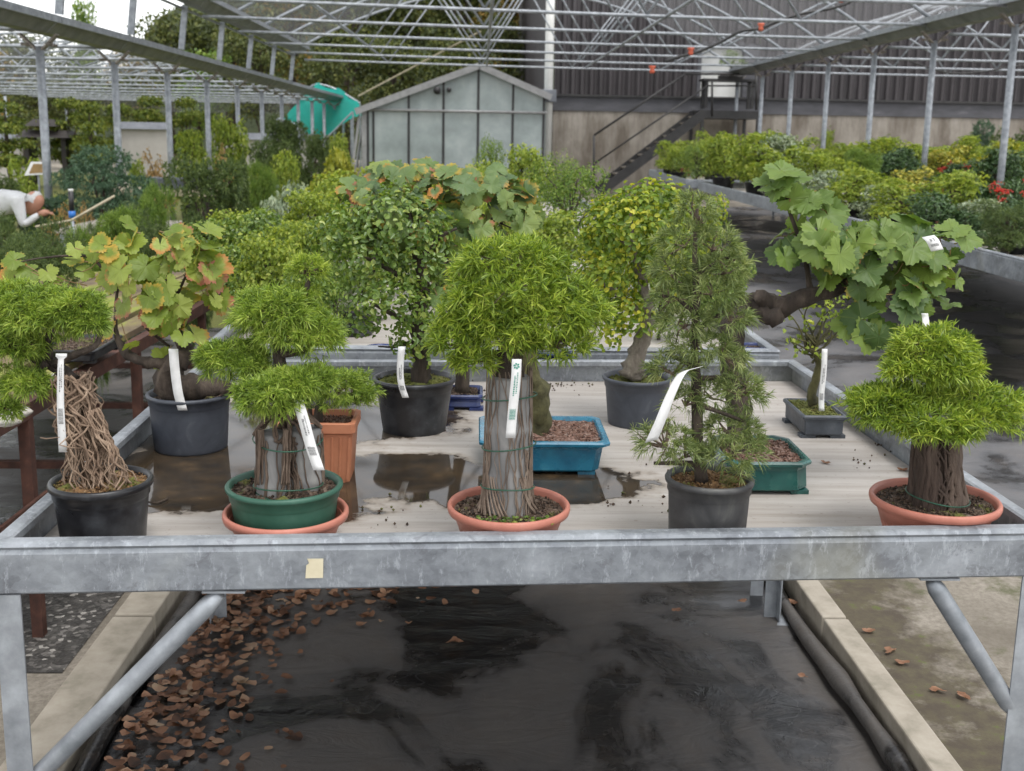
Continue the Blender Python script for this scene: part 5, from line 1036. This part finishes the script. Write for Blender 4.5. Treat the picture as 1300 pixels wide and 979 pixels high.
PR['brush']=[proto('q',rl(10,13,z0=.3),1500,.075,.006,'l_yew','n',seed=13),proto('q',rl(10,14,z0=.2),1500,.10,.006,'l_mid','n',seed=14)]
PR['silver']=[proto('s',rl(11,15,z0=.2),2400,.055,.036,'l_silver',seed=15)]
PR['fine']=[proto('f',rl(12,16,z0=.25),3600,.035,.014,'l_mid',seed=16),proto('f',rl(12,17,z0=.25),3200,.035,.016,'l_small',seed=17)]
PR['tan']=[proto('t',rl(8,18,z0=.2),900,.06,.03,'l_tan',seed=18)]
for v in PR.values():
    for ps in v:
        for p_ in ps: COL.objects.unlink(p_)
def bg(kind,i,cx,ytop,wpx,Y,zb,name,label,cat,group=None,hmin=.15):
    q=PY(cx,ytop,Y); m=mpp(q); h=max(q[2]-zb,hmin)/.98; w=wpx*m/.95; ps=PR[kind][i%len(PR[kind])]
    return place(ps,name,label,cat,(q[0],Y,zb),w,h,R.random()*6.28,group)
Z2=ZT+.001
# on the second and third bench
sh=lambda a:a
for a in (
 ('broad',0,255,268,80,5.6,'leafy_shrub','small-leaved green shrub at the far left of the second bench','shrub'),
 ('broad',0,325,252,110,5.3,'leafy_shrub','broad green shrub behind the tiered bonsai, second from the left on the second bench','shrub'),
 ('broad',0,395,262,100,5.0,'leafy_shrub','green shrub just left of the middle tree on the second bench','shrub'),
 ('broad',1,345,290,100,4.3,'leafy_shrub','light green low shrub behind the tiered bonsai crown','shrub'),
 ('broad',1,300,262,90,6.3,'leafy_shrub','light green shrub in front of the dark yew on the left of the second bench','shrub'),
 ('broad',1,430,212,95,7.0,'leafy_shrub','light green shrub behind the middle tree beside the silver-leaved bush','shrub'),
 ('broad',1,505,200,120,6.6,'leafy_shrub','tall lime-green shrub in front of the left half of the glasshouse','shrub'),
 ('yg',0,560,208,70,7.5,'leafy_shrub','yellow-green shrub in front of the middle glasshouse panes','shrub'),
 ('broad',1,610,200,70,7.9,'leafy_shrub','pale green bush between the vine leaves and the glasshouse','shrub'),
 ('fine',0,628,174,50,9.5,'fine_shrub','grey-green twiggy shrub standing against the right glasshouse panes','shrub'),
 ('broad',1,668,178,70,9.0,'leafy_shrub','light green shrub at the foot of the white drainpipe','shrub'),
 ('fine',1,715,180,60,9.8,'fine_shrub','small green tree right of the white drainpipe','shrub'),
 ('fine',0,725,206,125,6.2,'fine_shrub','large rounded fine-leaved dark green shrub left of the stairs','shrub'),
 ('fine',0,650,228,80,6.5,'fine_shrub','dense green shrub behind the central bonsai crown','shrub'),
 ('broad',2,790,250,70,6.0,'leafy_shrub','shrub with a few yellow shoots behind the dark back right pot','shrub'),
 ('broad',0,835,222,110,5.4,'leafy_shrub','glossy green shrub with yellow tips below the stairs','shrub'),
 ('broad',2,885,250,80,5.0,'leafy_shrub','green shrub behind the top of the columnar bonsai','shrub'),
 ('broad',0,930,300,60,4.9,'leafy_shrub','green shrub between the columnar bonsai and the big right vine','shrub'),
 ('fine',1,690,300,90,4.9,'fine_shrub','fine-leaved shrub behind the right side of the central crown','shrub'),
 ('broad',0,460,330,80,5.2,'leafy_shrub','shrub seen below the middle tree crown at its left','shrub'),
 ('broad',0,590,320,90,5.0,'leafy_shrub','shrub hidden behind the left of the central crown','shrub'),
 ('broad',0,560,300,110,4.6,'leafy_shrub','green shrub filling the gap left of the central crown','shrub'),
 ('broad',1,690,262,110,5.6,'leafy_shrub','light green shrub behind the right shoulder of the central crown','shrub'),
 ('broad',0,640,300,100,4.4,'leafy_shrub','green shrub directly behind the central crown','shrub'),
 ('broad',2,760,300,80,4.9,'leafy_shrub','yellow-tipped shrub behind the left half of the back right tree','shrub'),
 ('broad',0,870,320,90,4.5,'leafy_shrub','green shrub right behind the columnar bonsai','shrub'),
 ('broad',1,365,275,90,4.9,'leafy_shrub','bright low shrub between the tiered bonsai and the middle tree','shrub'),
 ('broad',0,470,230,90,5.8,'leafy_shrub','leafy shrub behind the top of the middle tree','shrub'),
 ('broad',1,590,225,90,6.9,'leafy_shrub','light shrub just right of the vine leaves','shrub'),
 ('fine',0,425,330,70,4.2,'fine_shrub','low fine-leaved shrub between the tiered bonsai top and the middle tree','shrub'),
 ('broad',0,720,340,90,4.2,'leafy_shrub','low green shrub just behind the back rail right of the central crown','shrub'),
 ('broad',1,400,235,90,6.2,'leafy_shrub','light shrub behind the left side of the middle tree','shrub'),
 ('broad',0,395,318,90,4.0,'leafy_shrub','small leafy shrub right behind the terracotta trough shrub','shrub'),
 ('fine',0,600,345,90,4.0,'fine_shrub','low fine shrub just behind the back rail at the centre left','shrub'),
 ('broad',2,655,350,80,4.1,'leafy_shrub','low yellow-tipped shrub hidden behind the central crown','shrub'),
 ('fine',1,840,345,80,4.2,'fine_shrub','low fine shrub behind the swollen grey trunk','shrub'),
 ('broad',0,905,345,70,4.3,'leafy_shrub','low green shrub between the columnar bonsai and the dark blue pot','shrub'),
 ('broad',0,560,255,110,5.3,'leafy_shrub','dense green shrub behind the centre vine','shrub'),
 ('broad',1,640,240,100,6.1,'leafy_shrub','pale green shrub behind the centre vine on its right','shrub'),
 ('fine',0,470,270,110,4.9,'fine_shrub','fine-leaved shrub directly behind the middle tree','shrub'),
 ('broad',0,310,300,100,4.7,'leafy_shrub','green shrub just behind the top of the tiered bonsai at its left','shrub'),
 ('fine',1,790,300,110,5.0,'fine_shrub','fine dark green shrub filling behind the back right tree','shrub'),
 ('fine',1,745,350,60,4.5,'fine_shrub','low green shrub behind the blue tray at the back rail','shrub'),
): bg(*a[:6],Z2,*a[6:])
def spot(name,cx,cy,z,r,h,mat,label,taper=.85):
    q=P(cx,cy,z+h); T=thing(name,label,'pot',(q[0],q[1],z)); round_pot(T,r,h,mat,taper,.01); soil_disc(T,r*.92,h-.015,'soil',int(cx)); return T
spot('plant_pot',452,392,Z2,.075,.10,'blackpot','black pot standing on the second bench left of the middle tree')
spot('plant_pot',484,440,Z2,.06,.05,'darkblue','dark blue round pot just behind the back rail beside the middle tree')
spot('plant_pot',957,438,Z2,.055,.06,'darkblue','dark blue pot behind the back rail near the right corner of the bench')
spot('plant_pot',545,420,Z2,.06,.09,'blackpot','black pot on the second bench hidden behind the middle tree trunk')
spot('plant_pot',705,445,Z2,.06,.06,'darkblue','dark pot behind the back rail right of the central crown')
for i,(x,y,s) in enumerate(((470,400,.07),(437,372,.05),(700,430,.05))):
    q=P(x,y,Z2+.02); gg=np.random.default_rng(i); mb=MB(); u=np.linspace(.05,3.09,8); lp=[]
    for a in u: lp.append([(s*math.sin(a)*math.cos(t)*(1+.18*gg.normal()),s*.8*math.sin(a)*math.sin(t)*(1+.18*gg.normal()),s*.6*(1-math.cos(a))) for t in np.linspace(0,6.283,10,endpoint=False)])
    loft(mb,lp); o=mb.build('rock',M['stone']); o.location=(q[0],q[1],Z2); tag(o,['pale rough rock on the second bench beside the black pot','small pale rock at the left on the second bench','pale rock behind the back rail right of the central crown'][i],'rock')
# on the rusty bench
for i,(x,y,s) in enumerate(((80,497,.07),(5,540,.04),(25,528,.035))):
    q=P(x,y,.80); gg=np.random.default_rng(40+i); mb=MB(); u=np.linspace(.05,3.09,9); lp=[]
    for a in u: lp.append([(s*math.sin(a)*math.cos(t)*(1+.2*gg.normal()),s*.8*math.sin(a)*math.sin(t)*(1+.2*gg.normal()),s*.45*(1-math.cos(a))) for t in np.linspace(0,6.283,11,endpoint=False)])
    loft(mb,lp); o=mb.build('rock',M['stone']); o.location=(q[0],q[1],.796); tag(o,['pale pitted rock on the mossy edge of the rusty bench','pale rock at the left edge of the photo on the rusty bench','small pale rock between the others on the rusty bench'][i],'rock')
q=P(125,440,.83); T=thing('plant_tray','black oblong plant tray on the mossy rusty bench','tray',(q[0]-.06,q[1],.796)); tray(T,.10,.16,.05,'blackpot',.01,.9,.006); soil_rect(T,.085,.14,.04,'soil',44)
for a in (('brush',0,60,300,95,4.4,'needle_shrub','dark needle shrub behind the leftmost bonsai on the rusty bench','shrub'),('brush',0,5,300,80,4.0,'needle_shrub','dark needle shrub at the left photo edge on the rusty bench','shrub'),('brush',1,150,262,60,5.6,'needle_shrub','green needle shrub left of the autumn vine crown','shrub')): bg(*a[:6],.797,*a[6:])
# nursery beds on the left
for a in (
 ('pine',0,128,182,135,12.5,'cloud_pine','big blue-green cloud pine with flat tiers behind the second post','pine'),
 ('pine',0,60,250,60,12.3,'cloud_pine','low blue-green pine tier beside the stooping man','pine'),
 ('yew',0,260,182,105,11.0,'yew_bush','broad dark yew beside the third post','shrub'),
 ('cone',0,308,190,42,11.3,'conifer_shrub','narrow very dark conifer right of the broad yew','shrub'),
 ('brush',0,40,275,110,7.0,'needle_shrub','dark green needle shrub in front of the stooping man','shrub'),
 ('brush',0,145,262,95,7.6,'needle_shrub','dark green needle shrub between the first and second post','shrub'),
 ('brush',1,192,232,60,9.6,'needle_shrub','bright grassy needle shrub left of the third post','shrub'),
 ('brush',1,110,285,60,6.4,'needle_shrub','green needle shrub at the foot of the first post','shrub'),
 ('yew',0,248,262,50,7.8,'yew_bush','small low dark bush above the light green shrubs','shrub'),
 ('silver',0,385,215,90,8.6,'silver_bush','silver-green leafy bush left of the yellow ball shrub','shrub'),
 ('silver',0,345,235,60,8.0,'silver_bush','smaller silver-green bush left of the larger silver one','shrub'),
 ('yg',0,420,184,58,13.5,'golden_shrub','bright yellow-green ball shrub near the teal net','shrub'),
 ('yg',0,443,190,30,20,'golden_shrub','yellow shrub leaning at the glasshouse left corner','shrub'),
 ('lime',1,28,200,46,16,'leafy_shrub','bright green shrub at the far left behind the white board','shrub'),
 ('yew',0,-5,215,50,15,'yew_bush','dark bush at the far left edge of the photo','shrub'),
 ('broad',1,60,245,60,14,'leafy_shrub','light green low shrub behind the stooping man','shrub'),
 ('tan',0,200,182,42,17,'bronze_shrub','tan twiggy shrub in front of the pale wall','shrub'),
 ('lime',0,175,192,30,18,'leafy_shrub','yellow-green shrub at the right end of the cloud pine','shrub'),
 ('lime',1,238,165,58,19,'leafy_shrub','bright lime shrub above the broad yew','shrub'),
 ('broad',1,290,140,62,21,'leafy_shrub','tall light green shrub between the third and fourth post','shrub'),
 ('tan',0,283,176,26,17,'bronze_shrub','orange-tan shrub above the narrow dark conifer','shrub'),
 ('yew',0,345,165,55,19,'yew_bush','dark shrub between the middle posts','shrub'),
 ('broad',1,365,186,50,16,'leafy_shrub','yellow-green shrub in front of the middle posts','shrub'),
 ('brush',1,330,205,50,14,'needle_shrub','green grassy needle shrub right of the narrow conifer','shrub'),
 ('lime',0,318,200,30,14.5,'leafy_shrub','pale lime tuft beside the narrow dark conifer','shrub'),
 ('yew',0,400,160,45,24,'yew_bush','dark shrub under the teal net','shrub'),
 ('broad',1,430,165,40,26,'leafy_shrub','green shrub left of the glasshouse corner','shrub'),
 ('yew',0,360,140,60,27,'yew_bush','dark tall shrub left of the teal net','shrub'),
 ('yew',0,185,270,60,9,'yew_bush','low dark bush below the pale bench','shrub'),
 ('yew',0,20,240,50,18,'yew_bush','dark bush right at the stooping man\'s back','shrub'),
 ('tan',0,75,252,60,11.5,'bronze_shrub','dry pinkish flower stems beside the black post','shrub'),
 ('tan',0,105,250,30,11.6,'bronze_shrub','pale dry plant right of the black post','shrub'),
): bg(*a[:6],0,*a[6:])
# staging table near the man, board, post, canes
q=PY(75,285,11); T=thing('potting_table','low pale staging table beside the stooping man','table',(q[0],11,0)); mb=MB(); box(mb,(.1,-.4,q[2]-.05),(1.7,.8,q[2]-.01)); mb.build('table_top',M['concrete'],T)
for x in (.15,1.6):
    for y in (-.3,.7): mb=MB(); box(mb,(x-.03,y-.03,0),(x+.03,y+.03,q[2]-.052)); mb.build('leg',M['galv'],T)
q=PY(195,243,14); T=thing('display_table','pale display table with a dark tray between the second and third posts','table',(q[0],14,0)); mb=MB(); box(mb,(-.6,-.4,q[2]-.03),(.8,.5,q[2]+.03)); mb.build('table_top',M['cane'],T)
for x in (-.5,.7): mb=MB(); box(mb,(x-.04,-.3,0),(x+.04,.4,q[2]-.032)); mb.build('leg',M['darkwood'],T)
mb=MB(); box(mb,(-.3,-.15,0),(.3,.15,.14)); o=mb.build('plant_tray',M['slate'],bevel=.02); o.location=(q[0]+.25,14,q[2]+.031); tag(o,'slate-blue tray on the pale display table between the posts','tray')
q=PY(48,222,13.5); T=thing('notice_board','small white-framed board with a tan face on a thin stake','sign',(q[0],13.5,0)); a=PY(33,223,13.5)-q;b_=PY(62,206,13.5)-q; h=q[2]
fr=[(a[0]-.02,a[2]),(b_[0],a[2]+.02),(b_[0]-.02,b_[2]),(a[0]+.05,b_[2])]; mb=MB(); loft(mb,[[(x,0+z*.3,z+h) for x,z in fr],[(x,.03+z*.3,z+h) for x,z in fr]]); mb.build('frame',M['white'],T)
mb=MB(); c_=np.mean(fr,0); f2=[(c_[0]+(x-c_[0])*.65,c_[1]+(z-c_[1])*.7) for x,z in fr]; loft(mb,[[(x,-.006+z*.3,z+h) for x,z in f2],[(x,-.002+z*.3,z+h) for x,z in f2]]); mb.build('panel',M['l_tan'],T); mb=MB(); tube(mb,[(0,.02,0),(0,.02,h+.02)],.012,6); mb.build('stake',M['galv'],T)
q=PY(92,280,10); T=thing('hose_post','short black post with a white cap and a blue valve near the man','post',(q[0],10,0)); zt3=PY(93,243,10)[2]; zm3=PY(93,268,10)[2]
mb=MB(); tube(mb,[(0,0,zm3),(0,0,zt3)],.022,10); mb.build('post',M['black'],T,True); mb=MB(); tube(mb,[(0,0,0),(0,0,zm3-.001)],.016,8); mb.build('stand',M['galv'],T,True); mb=MB(); tube(mb,[(0,0,zm3-.06),(0,0,zm3)],.03,10); mb.build('valve',M['blueplastic'],T,True); mb=MB(); tube(mb,[(0,0,zt3+.001),(0,0,zt3+.02)],.022,10); mb.build('cap',M['white'],T,True)
T=thing('cane','pale garden cane slanting between the first and second posts','cane',tuple(PY(45,288,9.5))); o=np.array(T.location); mb=MB(); tube(mb,[(0,0,0),PY(90,280,9.6)-o,PY(145,249,10)-o],.012,6); mb.build('cane_stem',M['cane'],T)
# right hand benches: lime rows at the back, dark berry bushes in front
g=np.random.default_rng(55); n=0
for row,(Y,zt4) in enumerate(((22.5,0),(20.6,0),(18.9,0),(16.8,0),(15.2,0),(13.6,0),(12.2,0),(11.0,0),(9.8,0))):
    x0,x1=(3.75,6.2); xs=list(np.arange(x0,x1,.5))+list(np.arange(7.5,10.9,.68))
    for x in xs:
        if Y<16 and x>4.7: continue
        if Y<13 and x>4.3: continue
        xx=x+g.normal()*.08; yy=Y+g.normal()*.15
        if 17.2<yy<18.4: yy=17.1
        w=g.uniform(.75,1.1)*(1 if xx<7 else 1.15); h=g.uniform(.66,.95) if Y>15 else g.uniform(.5,.75)
        k='lime' if not (xx>7 and Y<17) else 'yg'
        if Y<13: w*=.7; h*=.8
        if g.random()<.13: k=['brush','fine','broad','silver'][g.integers(0,4)]
        
        place(PR[k][g.integers(0,len(PR[k]))],'young_maple' if k=='lime' else ('golden_shrub' if k=='yg' else 'young_shrub'),{'lime':'lime-green bushy young plant in the crowded rows on the right-hand benches','yg':'yellow-green rounded shrub massed on the far right bench'}.get(k,'darker green young shrub scattered among the lime-green rows on the right-hand benches'),'shrub',(xx,yy,ZT+.001),w,h,g.random()*6,{'lime':'lime green plants on the right benches','yg':'yellow-green shrubs on the far right bench'}.get(k,'darker shrubs among the lime rows'))
for k,i,cx,ybot,w,h,label in (
 ('dark',1,1136,248,74,62,'dark green dense bush left of the variegated one on the right bench'),
 ('var',0,1200,246,76,56,'variegated yellow and green bush on the right bench'),
 ('dark',1,1268,252,80,66,'largest dark green bush near the right photo edge'),
 ('dark',0,1172,284,80,48,'dark bush with red berry clusters at its left, front row of the right bench'),
 ('dark',0,1255,290,90,56,'dark bush full of red berries in the front row'),
 ('dark',1,1225,305,60,40,'low dark green bush between the berry bushes'),
 ('dark',1,1285,322,80,52,'grey-green bush at the right photo edge just behind the rail'),
 ('brush',1,1020,250,50,50,'feathery green plant at the near left end of the right bench rows'),
 ('lime',0,1060,262,60,62,'feathery lime plant in front of the dark bushes'),
 ('brush',1,1090,255,50,60,'dark feathery plant left of the first dense bush'),
 ('lime',1,985,246,60,44,'lime plant in the nearest left corner of the right bench'),
 ('lime',0,940,236,60,44,'lime plant behind the corner of the right bench'),
 ('dark',0,1310,296,70,60,'bush with bright red berries cut off by the right photo edge')):
    q=P(cx,ybot,ZT+.001); m=mpp(q); place(PR[k][i%len(PR[k])],'berry_bush' if k=='dark' else ('variegated_bush' if k=='var' else 'leafy_plant'),label,'shrub',(q[0],q[1],ZT+.001),w*m/.92,h*m/.9,R.random()*6)
g=np.random.default_rng(91)
for py,st_ in ((246,46),(262,52),(282,58),(304,64),(330,72)):
    for px in np.arange(1085+(py-246)*.5,1400,st_):
        q=P(px+g.normal()*6,py+g.normal()*3,ZT+.001)
        if 6.2<q[0]<7.3 or q[0]<3.55 or q[1]<7: continue
        k=['dark','dark','silver','dark','var','brush'][g.integers(0,6)]; i=int(g.random()<.4); m=mpp(q)
        place(PR[k][i%len(PR[k])],'mixed_bush',{'dark':('dark bush with red berries' if i==0 else 'dark green bush'),'silver':'grey-green bush','var':'yellow variegated bush','brush':'feathery green bush'}[k]+' in the tightly packed mixed rows on the right bench','shrub',(q[0],q[1],ZT+.001),st_*1.25*m,st_*1.0*m*g.uniform(.8,1.1),g.random()*6,'mixed bushes packed on the right bench')
# shrubs at the barn foot, right
for k,i,cx,yt,w,Y,label in (('pine',0,1250,150,50,26,'round dark clipped pine against the barn base'),('yew',0,1290,158,60,25,'dark bush at the barn base near the right photo edge'),('silver',0,1262,172,60,23,'grey-green bush below the clipped pine'),('lime',0,1020,172,40,26,'lime shrub against the concrete barn base left of the fourth right post'),('lime',1,1052,165,34,26,'taller lime shrub against the concrete barn base')): bg(k,i,cx,yt,w,Y,0,'barn_shrub',label,'shrub')
# ================================================================ THE MAN
def person():
    v=[];e=[];r=[]
    def a(p_,rr,par=None):
        v.append(p_); r.append(rr)
        if par is not None: e.append((par,len(v)-1))
        return len(v)-1
    Y=11.9; q=lambda x,y,dy=0: PY(x,y,Y+dy)
    o=q(-30,262)*[1,1,0]
    def l(x,y,dy=0): return q(x,y,dy)-o
    pel=a(l(-38,268),.15); w1=a(l(-18,262),.155,pel); ch=a(l(8,256),.16,w1); sh=a(l(24,253),.135,ch); nk=a(l(33,254),.062,sh)
    for s in (-1,1):
        hp=a(l(-40,280,s*.11),.10,pel); kn=a(l(-38,325,s*.12),.07,hp); z=l(-40,280,s*.11); an=a((z[0]-.02,z[1]+s*.02,.08),.045,kn); a((z[0]+.14,z[1]+s*.02,.04),.04,an)
        s1=a(l(22,256,s*.19),.075,sh); el=a(l(30,286,s*.2),.05,s1); wr=a(l(50,272,s*.08-.1),.032,el)
    me=bpy.data.meshes.new('body'); me.from_pydata([tuple(x) for x in v],e,[]); ob=bpy.data.objects.new('person',me); COL.objects.link(ob)
    sk=ob.modifiers.new('s','SKIN'); ob.modifiers.new('u','SUBSURF').levels=2
    for i,rr in enumerate(r): me.skin_vertices[0].data[i].radius=(rr,rr)
    me.skin_vertices[0].data[0].use_root=True
    dg=bpy.context.evaluated_depsgraph_get(); m2=bpy.data.meshes.new_from_object(ob.evaluated_get(dg)); bpy.data.objects.remove(ob)
    M['shirt']=surf('white_shirt',[(.3,(.60,.61,.62)),(.7,(.74,.75,.76))],scale=9,rough=.8,bs=.6,bd=.02); M['skin']=surf('skin',[(.3,(.42,.20,.13)),(.7,(.50,.26,.18))],scale=9,rough=.5,bs=.05); M['hair']=surf('white_hair',[(.3,(.5,.5,.5)),(.7,(.68,.68,.67))],scale=50,rough=.7,bs=.5)
    m2.materials.clear(); m2.materials.append(M['shirt']); b=bpy.data.objects.new('person',m2); COL.objects.link(b); b.location=o; m2.polygons.foreach_set('use_smooth',np.ones(len(m2.polygons),bool))
    tag(b,'white-haired man in a white shirt stooping over plants at the far left','person')
    hc=l(42,258)
    # head with face, looking down right
    mb=MB(); lp=[]
    ax=nrm(np.array([.80,-.15,-.55])); dn=nrm(np.array([.45,0,-.85])); fw=ax; upv=nrm(np.cross(np.cross(fw,[.5,0,.86]),fw)); sd=np.cross(fw,upv)
    rows=[(-.125,.01),(-.12,.05),(-.09,.062),(-.04,.075),(0,.08),(.05,.083),(.09,.07),(.115,.045),(.125,.01)]
    for t,rr in rows:
        L_=[]
        for k in range(18):
            th=k*2*math.pi/18; cf=math.cos(th); s_=math.sin(th); nose=.022*max(0,1-abs(t+.02)/.03)*max(0,cf-.93)/.07; eye=-.006*(abs(t-.012)<.02)*(abs(abs(s_)-.38)<.2)*(cf>0)
            L_.append(hc+upv*t+fw*(cf*(rr*1.18+nose+eye))+sd*s_*rr*.92)
        lp.append(L_)
    loft(mb,lp); mb.build('head',M['skin'],b,True)
    mb=MB(); lp=[]
    for t in np.linspace(0,1,7):
        rr=.098*math.cos(t*1.5); L_=[]
        for k in range(16):
            th=k*2*math.pi/16; L_.append(hc+upv*(.02+.118*math.sin(t*1.5)-.05*(1-t)*(math.cos(th)<0))+fw*(math.cos(th)*rr*(1.02 if math.cos(th)<0 else .75)-.012)+sd*math.sin(th)*rr*.92)
        lp.append(L_)
    loft(mb,lp,False,True); mb.build('hair',M['hair'],b,True)
    for s in (-1,1):
        mb=MB(); q0=l(50,272,s*.08-.1); palm=[q0,q0+[.05,0,.015],q0+[.09,0,.02]]; tube(mb,palm,[.03,.038,.03],8)
        for f in range(4): 
            b0=palm[2]+np.array([0,(f-1.5)*.018,0]); tube(mb,[b0-[.02,0,0],b0+[.03,0,-.005],b0+[.055,0,-.025-.004*f]],[.010,.009,.007],6)
        tube(mb,[palm[1],palm[1]+[.02,-s*.04,0],palm[1]+[.05,-s*.045,-.01]],[.012,.010,.008],6); mb.build('hand',M['skin'],b,True)
person()
# ================================================================ TREES BEHIND
def tree_mesh(seed,mat,n=3000,L=.030,big=.3):
    g=np.random.default_rng(seed); l=[]
    for i in range(16):
        a=g.random()*6.28; z=g.uniform(.32,.92); r=g.uniform(.0,.34)*(1-.5*abs(z-.55)); k=g.uniform(.09,.17); l.append((r*math.cos(a),r*math.sin(a),z,k*1.1,k*1.1,k*.8))
    p_,o_=shell(l,n,g,lo=.35,bottom=-.9); mb=MB(); leaves(mb,p_,o_,L,L*.7,rng=g,jit=1); cr=mb.build('crown',M[mat]); mb=MB()
    tube(mb,smooth_path([(0,0,0),(.01,0,.3),(-.01,.01,.6),(0,0,.9)],3),np.linspace(.022,.004,10),8,True,.1,g)
    for q in l: tube(mb,[(0,0,max(.15,q[2]-.25)),np.array(q[:3])*[.5,.5,.95],q[:3]],[.009,.006,.002],5)
    tr=mb.build('trunk',M['bark']); COL.objects.unlink(cr); COL.objects.unlink(tr); return [cr,tr]
TR=[tree_mesh(1,'l_far'),tree_mesh(2,'l_far2'),tree_mesh(3,'l_far'),tree_mesh(4,'l_mid'),tree_mesh(5,'l_far',4200,.026)]
g=np.random.default_rng(66)
for x,ytop,w,Y,k,label in (
 (110,-8,60,52,3,'airy tree whose top stands out against the white sky at the top left'),(20,40,150,50,0,'dark tree at the far left behind the net roof'),(75,60,120,56,2,'dark tree behind the left bay'),(170,55,110,54,1,'autumn-tinted tree behind the upper gutter'),
 (215,12,120,50,0,'tall dark tree behind the left posts'),(290,-30,170,52,2,'broad dark tree behind the left arch of the trusses'),(370,-45,170,55,1,'tall brownish-green tree left of centre'),(250,60,110,46,3,'mid green tree above the pale garden wall'),
 (440,-60,190,50,0,'big dark tree above the teal net'),(520,-70,190,53,2,'big dark tree behind the slanting pole'),(590,-60,170,50,4,'big dark tree above the glasshouse ridge'),(650,-70,160,58,1,'tree beside the barn corner'),(330,40,120,44,4,'dark low tree above the middle posts'),(410,60,110,45,0,'dark low tree behind the teal net'),(500,50,140,43,4,'dark low tree behind the glasshouse roof'),(570,40,130,42,2,'dark low tree behind the glasshouse ridge'),(150,90,110,44,2,'low dark tree behind the pavilion'),(-40,50,160,48,1,'tree cut off by the left photo edge'),(50,100,120,43,0,'low dark tree above the far left hedge'),(640,20,90,48,4,'dark tree between the glasshouse and the barn side')):
    q=PY(x,ytop,Y); m=mpp(q); T=place(TR[k],'tree',label,'tree',(q[0],Y,0),w*m/.8,max(q[2],3)/1.0,g.random()*6)
# cloud-pruned garden pines on the left
tp=[(0,0,.90,.2,.2,.06),(-.2,0,.75,.22,.2,.06),(.22,0,.68,.24,.2,.06),(-.25,.1,.52,.26,.2,.06),(.1,-.1,.48,.25,.2,.06),(.32,0,.36,.2,.2,.06),(-.1,0,.32,.3,.2,.06)]
ps=proto('n',tp,2600,.05,.025,'l_topi',seed=90); [COL.objects.unlink(x) for x in ps]
for x,yt,w,Y,label in ((5,125,90,28,'cloud-pruned green garden tree at the far left edge'),(85,120,70,30,'cloud-pruned tree behind the pavilion roof'),(112,125,70,29,'cloud-pruned garden tree between the first and second posts'),(150,128,70,32,'cloud-pruned tree above the pale wall'),(190,118,70,36,'rounded garden tree above the pale wall'),(235,120,60,36,'rounded garden tree behind the third post')):
    q=PY(x,yt,Y); m=mpp(q); place(ps,'cloud_tree',label,'tree',(q[0],Y,0),w*m/.85,q[2],x*1.,None)
# dark wooded slope far behind
mb=MB(); grid(mb,-90,70,66,130,0,90,30,lambda X,Y,Z:(X,Y,np.clip((Y-66)*1.6,0,15+.12*(Y-75))*(.25+.75*np.clip((X+25+.25*(70-Y))/8,0,1))*(1+.12*np.sin(X*.5)+.06*np.sin(X*1.7))))
M['wood']=surf('wooded_hill',[(.3,(.02,.03,.012)),(.6,(.045,.06,.02)),(.8,(.08,.085,.03))],scale=.6,rough=.9,bs=1,bd=.5)
tag(mb.build('hill',M['wood']),kind='structure')
# ================================================================ CAMERA, LIGHT
cam=bpy.data.cameras.new('camera'); co=bpy.data.objects.new('camera',cam); COL.objects.link(co); SC.camera=co
from mathutils import Matrix
co.matrix_world=Matrix(((CR[0],CU[0],-f0[0],CP[0]),(CR[1],CU[1],-f0[1],CP[1]),(CR[2],CU[2],-f0[2],CP[2]),(0,0,0,1)))
cam.sensor_width=36; cam.lens=36*F/1300; cam.shift_y=-(489.5-444)/1300; cam.clip_start=.05; cam.clip_end=500
cam.dof.use_dof=True; cam.dof.focus_distance=2.35; cam.dof.aperture_fstop=8
w=bpy.data.worlds.new('World'); SC.world=w; w.use_nodes=True; nt=w.node_tree; bg=nt.nodes['Background']
sky=nt.nodes.new('ShaderNodeTexSky'); sky.sky_type='NISHITA'; sky.sun_disc=False; sky.sun_elevation=math.radians(68); sky.sun_rotation=math.radians(150); sky.dust_density=1; sky.air_density=1; sky.ozone_density=1
hs=nt.nodes.new('ShaderNodeHueSaturation'); hs.inputs['Saturation'].default_value=.12; hs.inputs['Value'].default_value=1.15
nt.links.new(sky.outputs[0],hs.inputs['Color']); nt.links.new(hs.outputs[0],bg.inputs[0]); bg.inputs[1].default_value=.15
sun=bpy.data.lights.new('sun','SUN'); so=bpy.data.objects.new('sun',sun); COL.objects.link(so); sun.energy=1.2; sun.angle=math.radians(25); sun.color=(1,.97,.93)
# sun direction consistent with sky
az=math.radians(150); el=math.radians(68)
from mathutils import Vector
d=Vector((math.sin(az)*math.cos(el),math.cos(az)*math.cos(el),math.sin(el))); so.rotation_euler=d.to_track_quat('Z','Y').to_euler()
SC.view_settings.view_transform='Standard'; SC.view_settings.look='None'; SC.view_settings.exposure=1.12; SC.view_settings.gamma=1
SC.cycles.transparent_max_bounces=16; SC.cycles.max_bounces=6
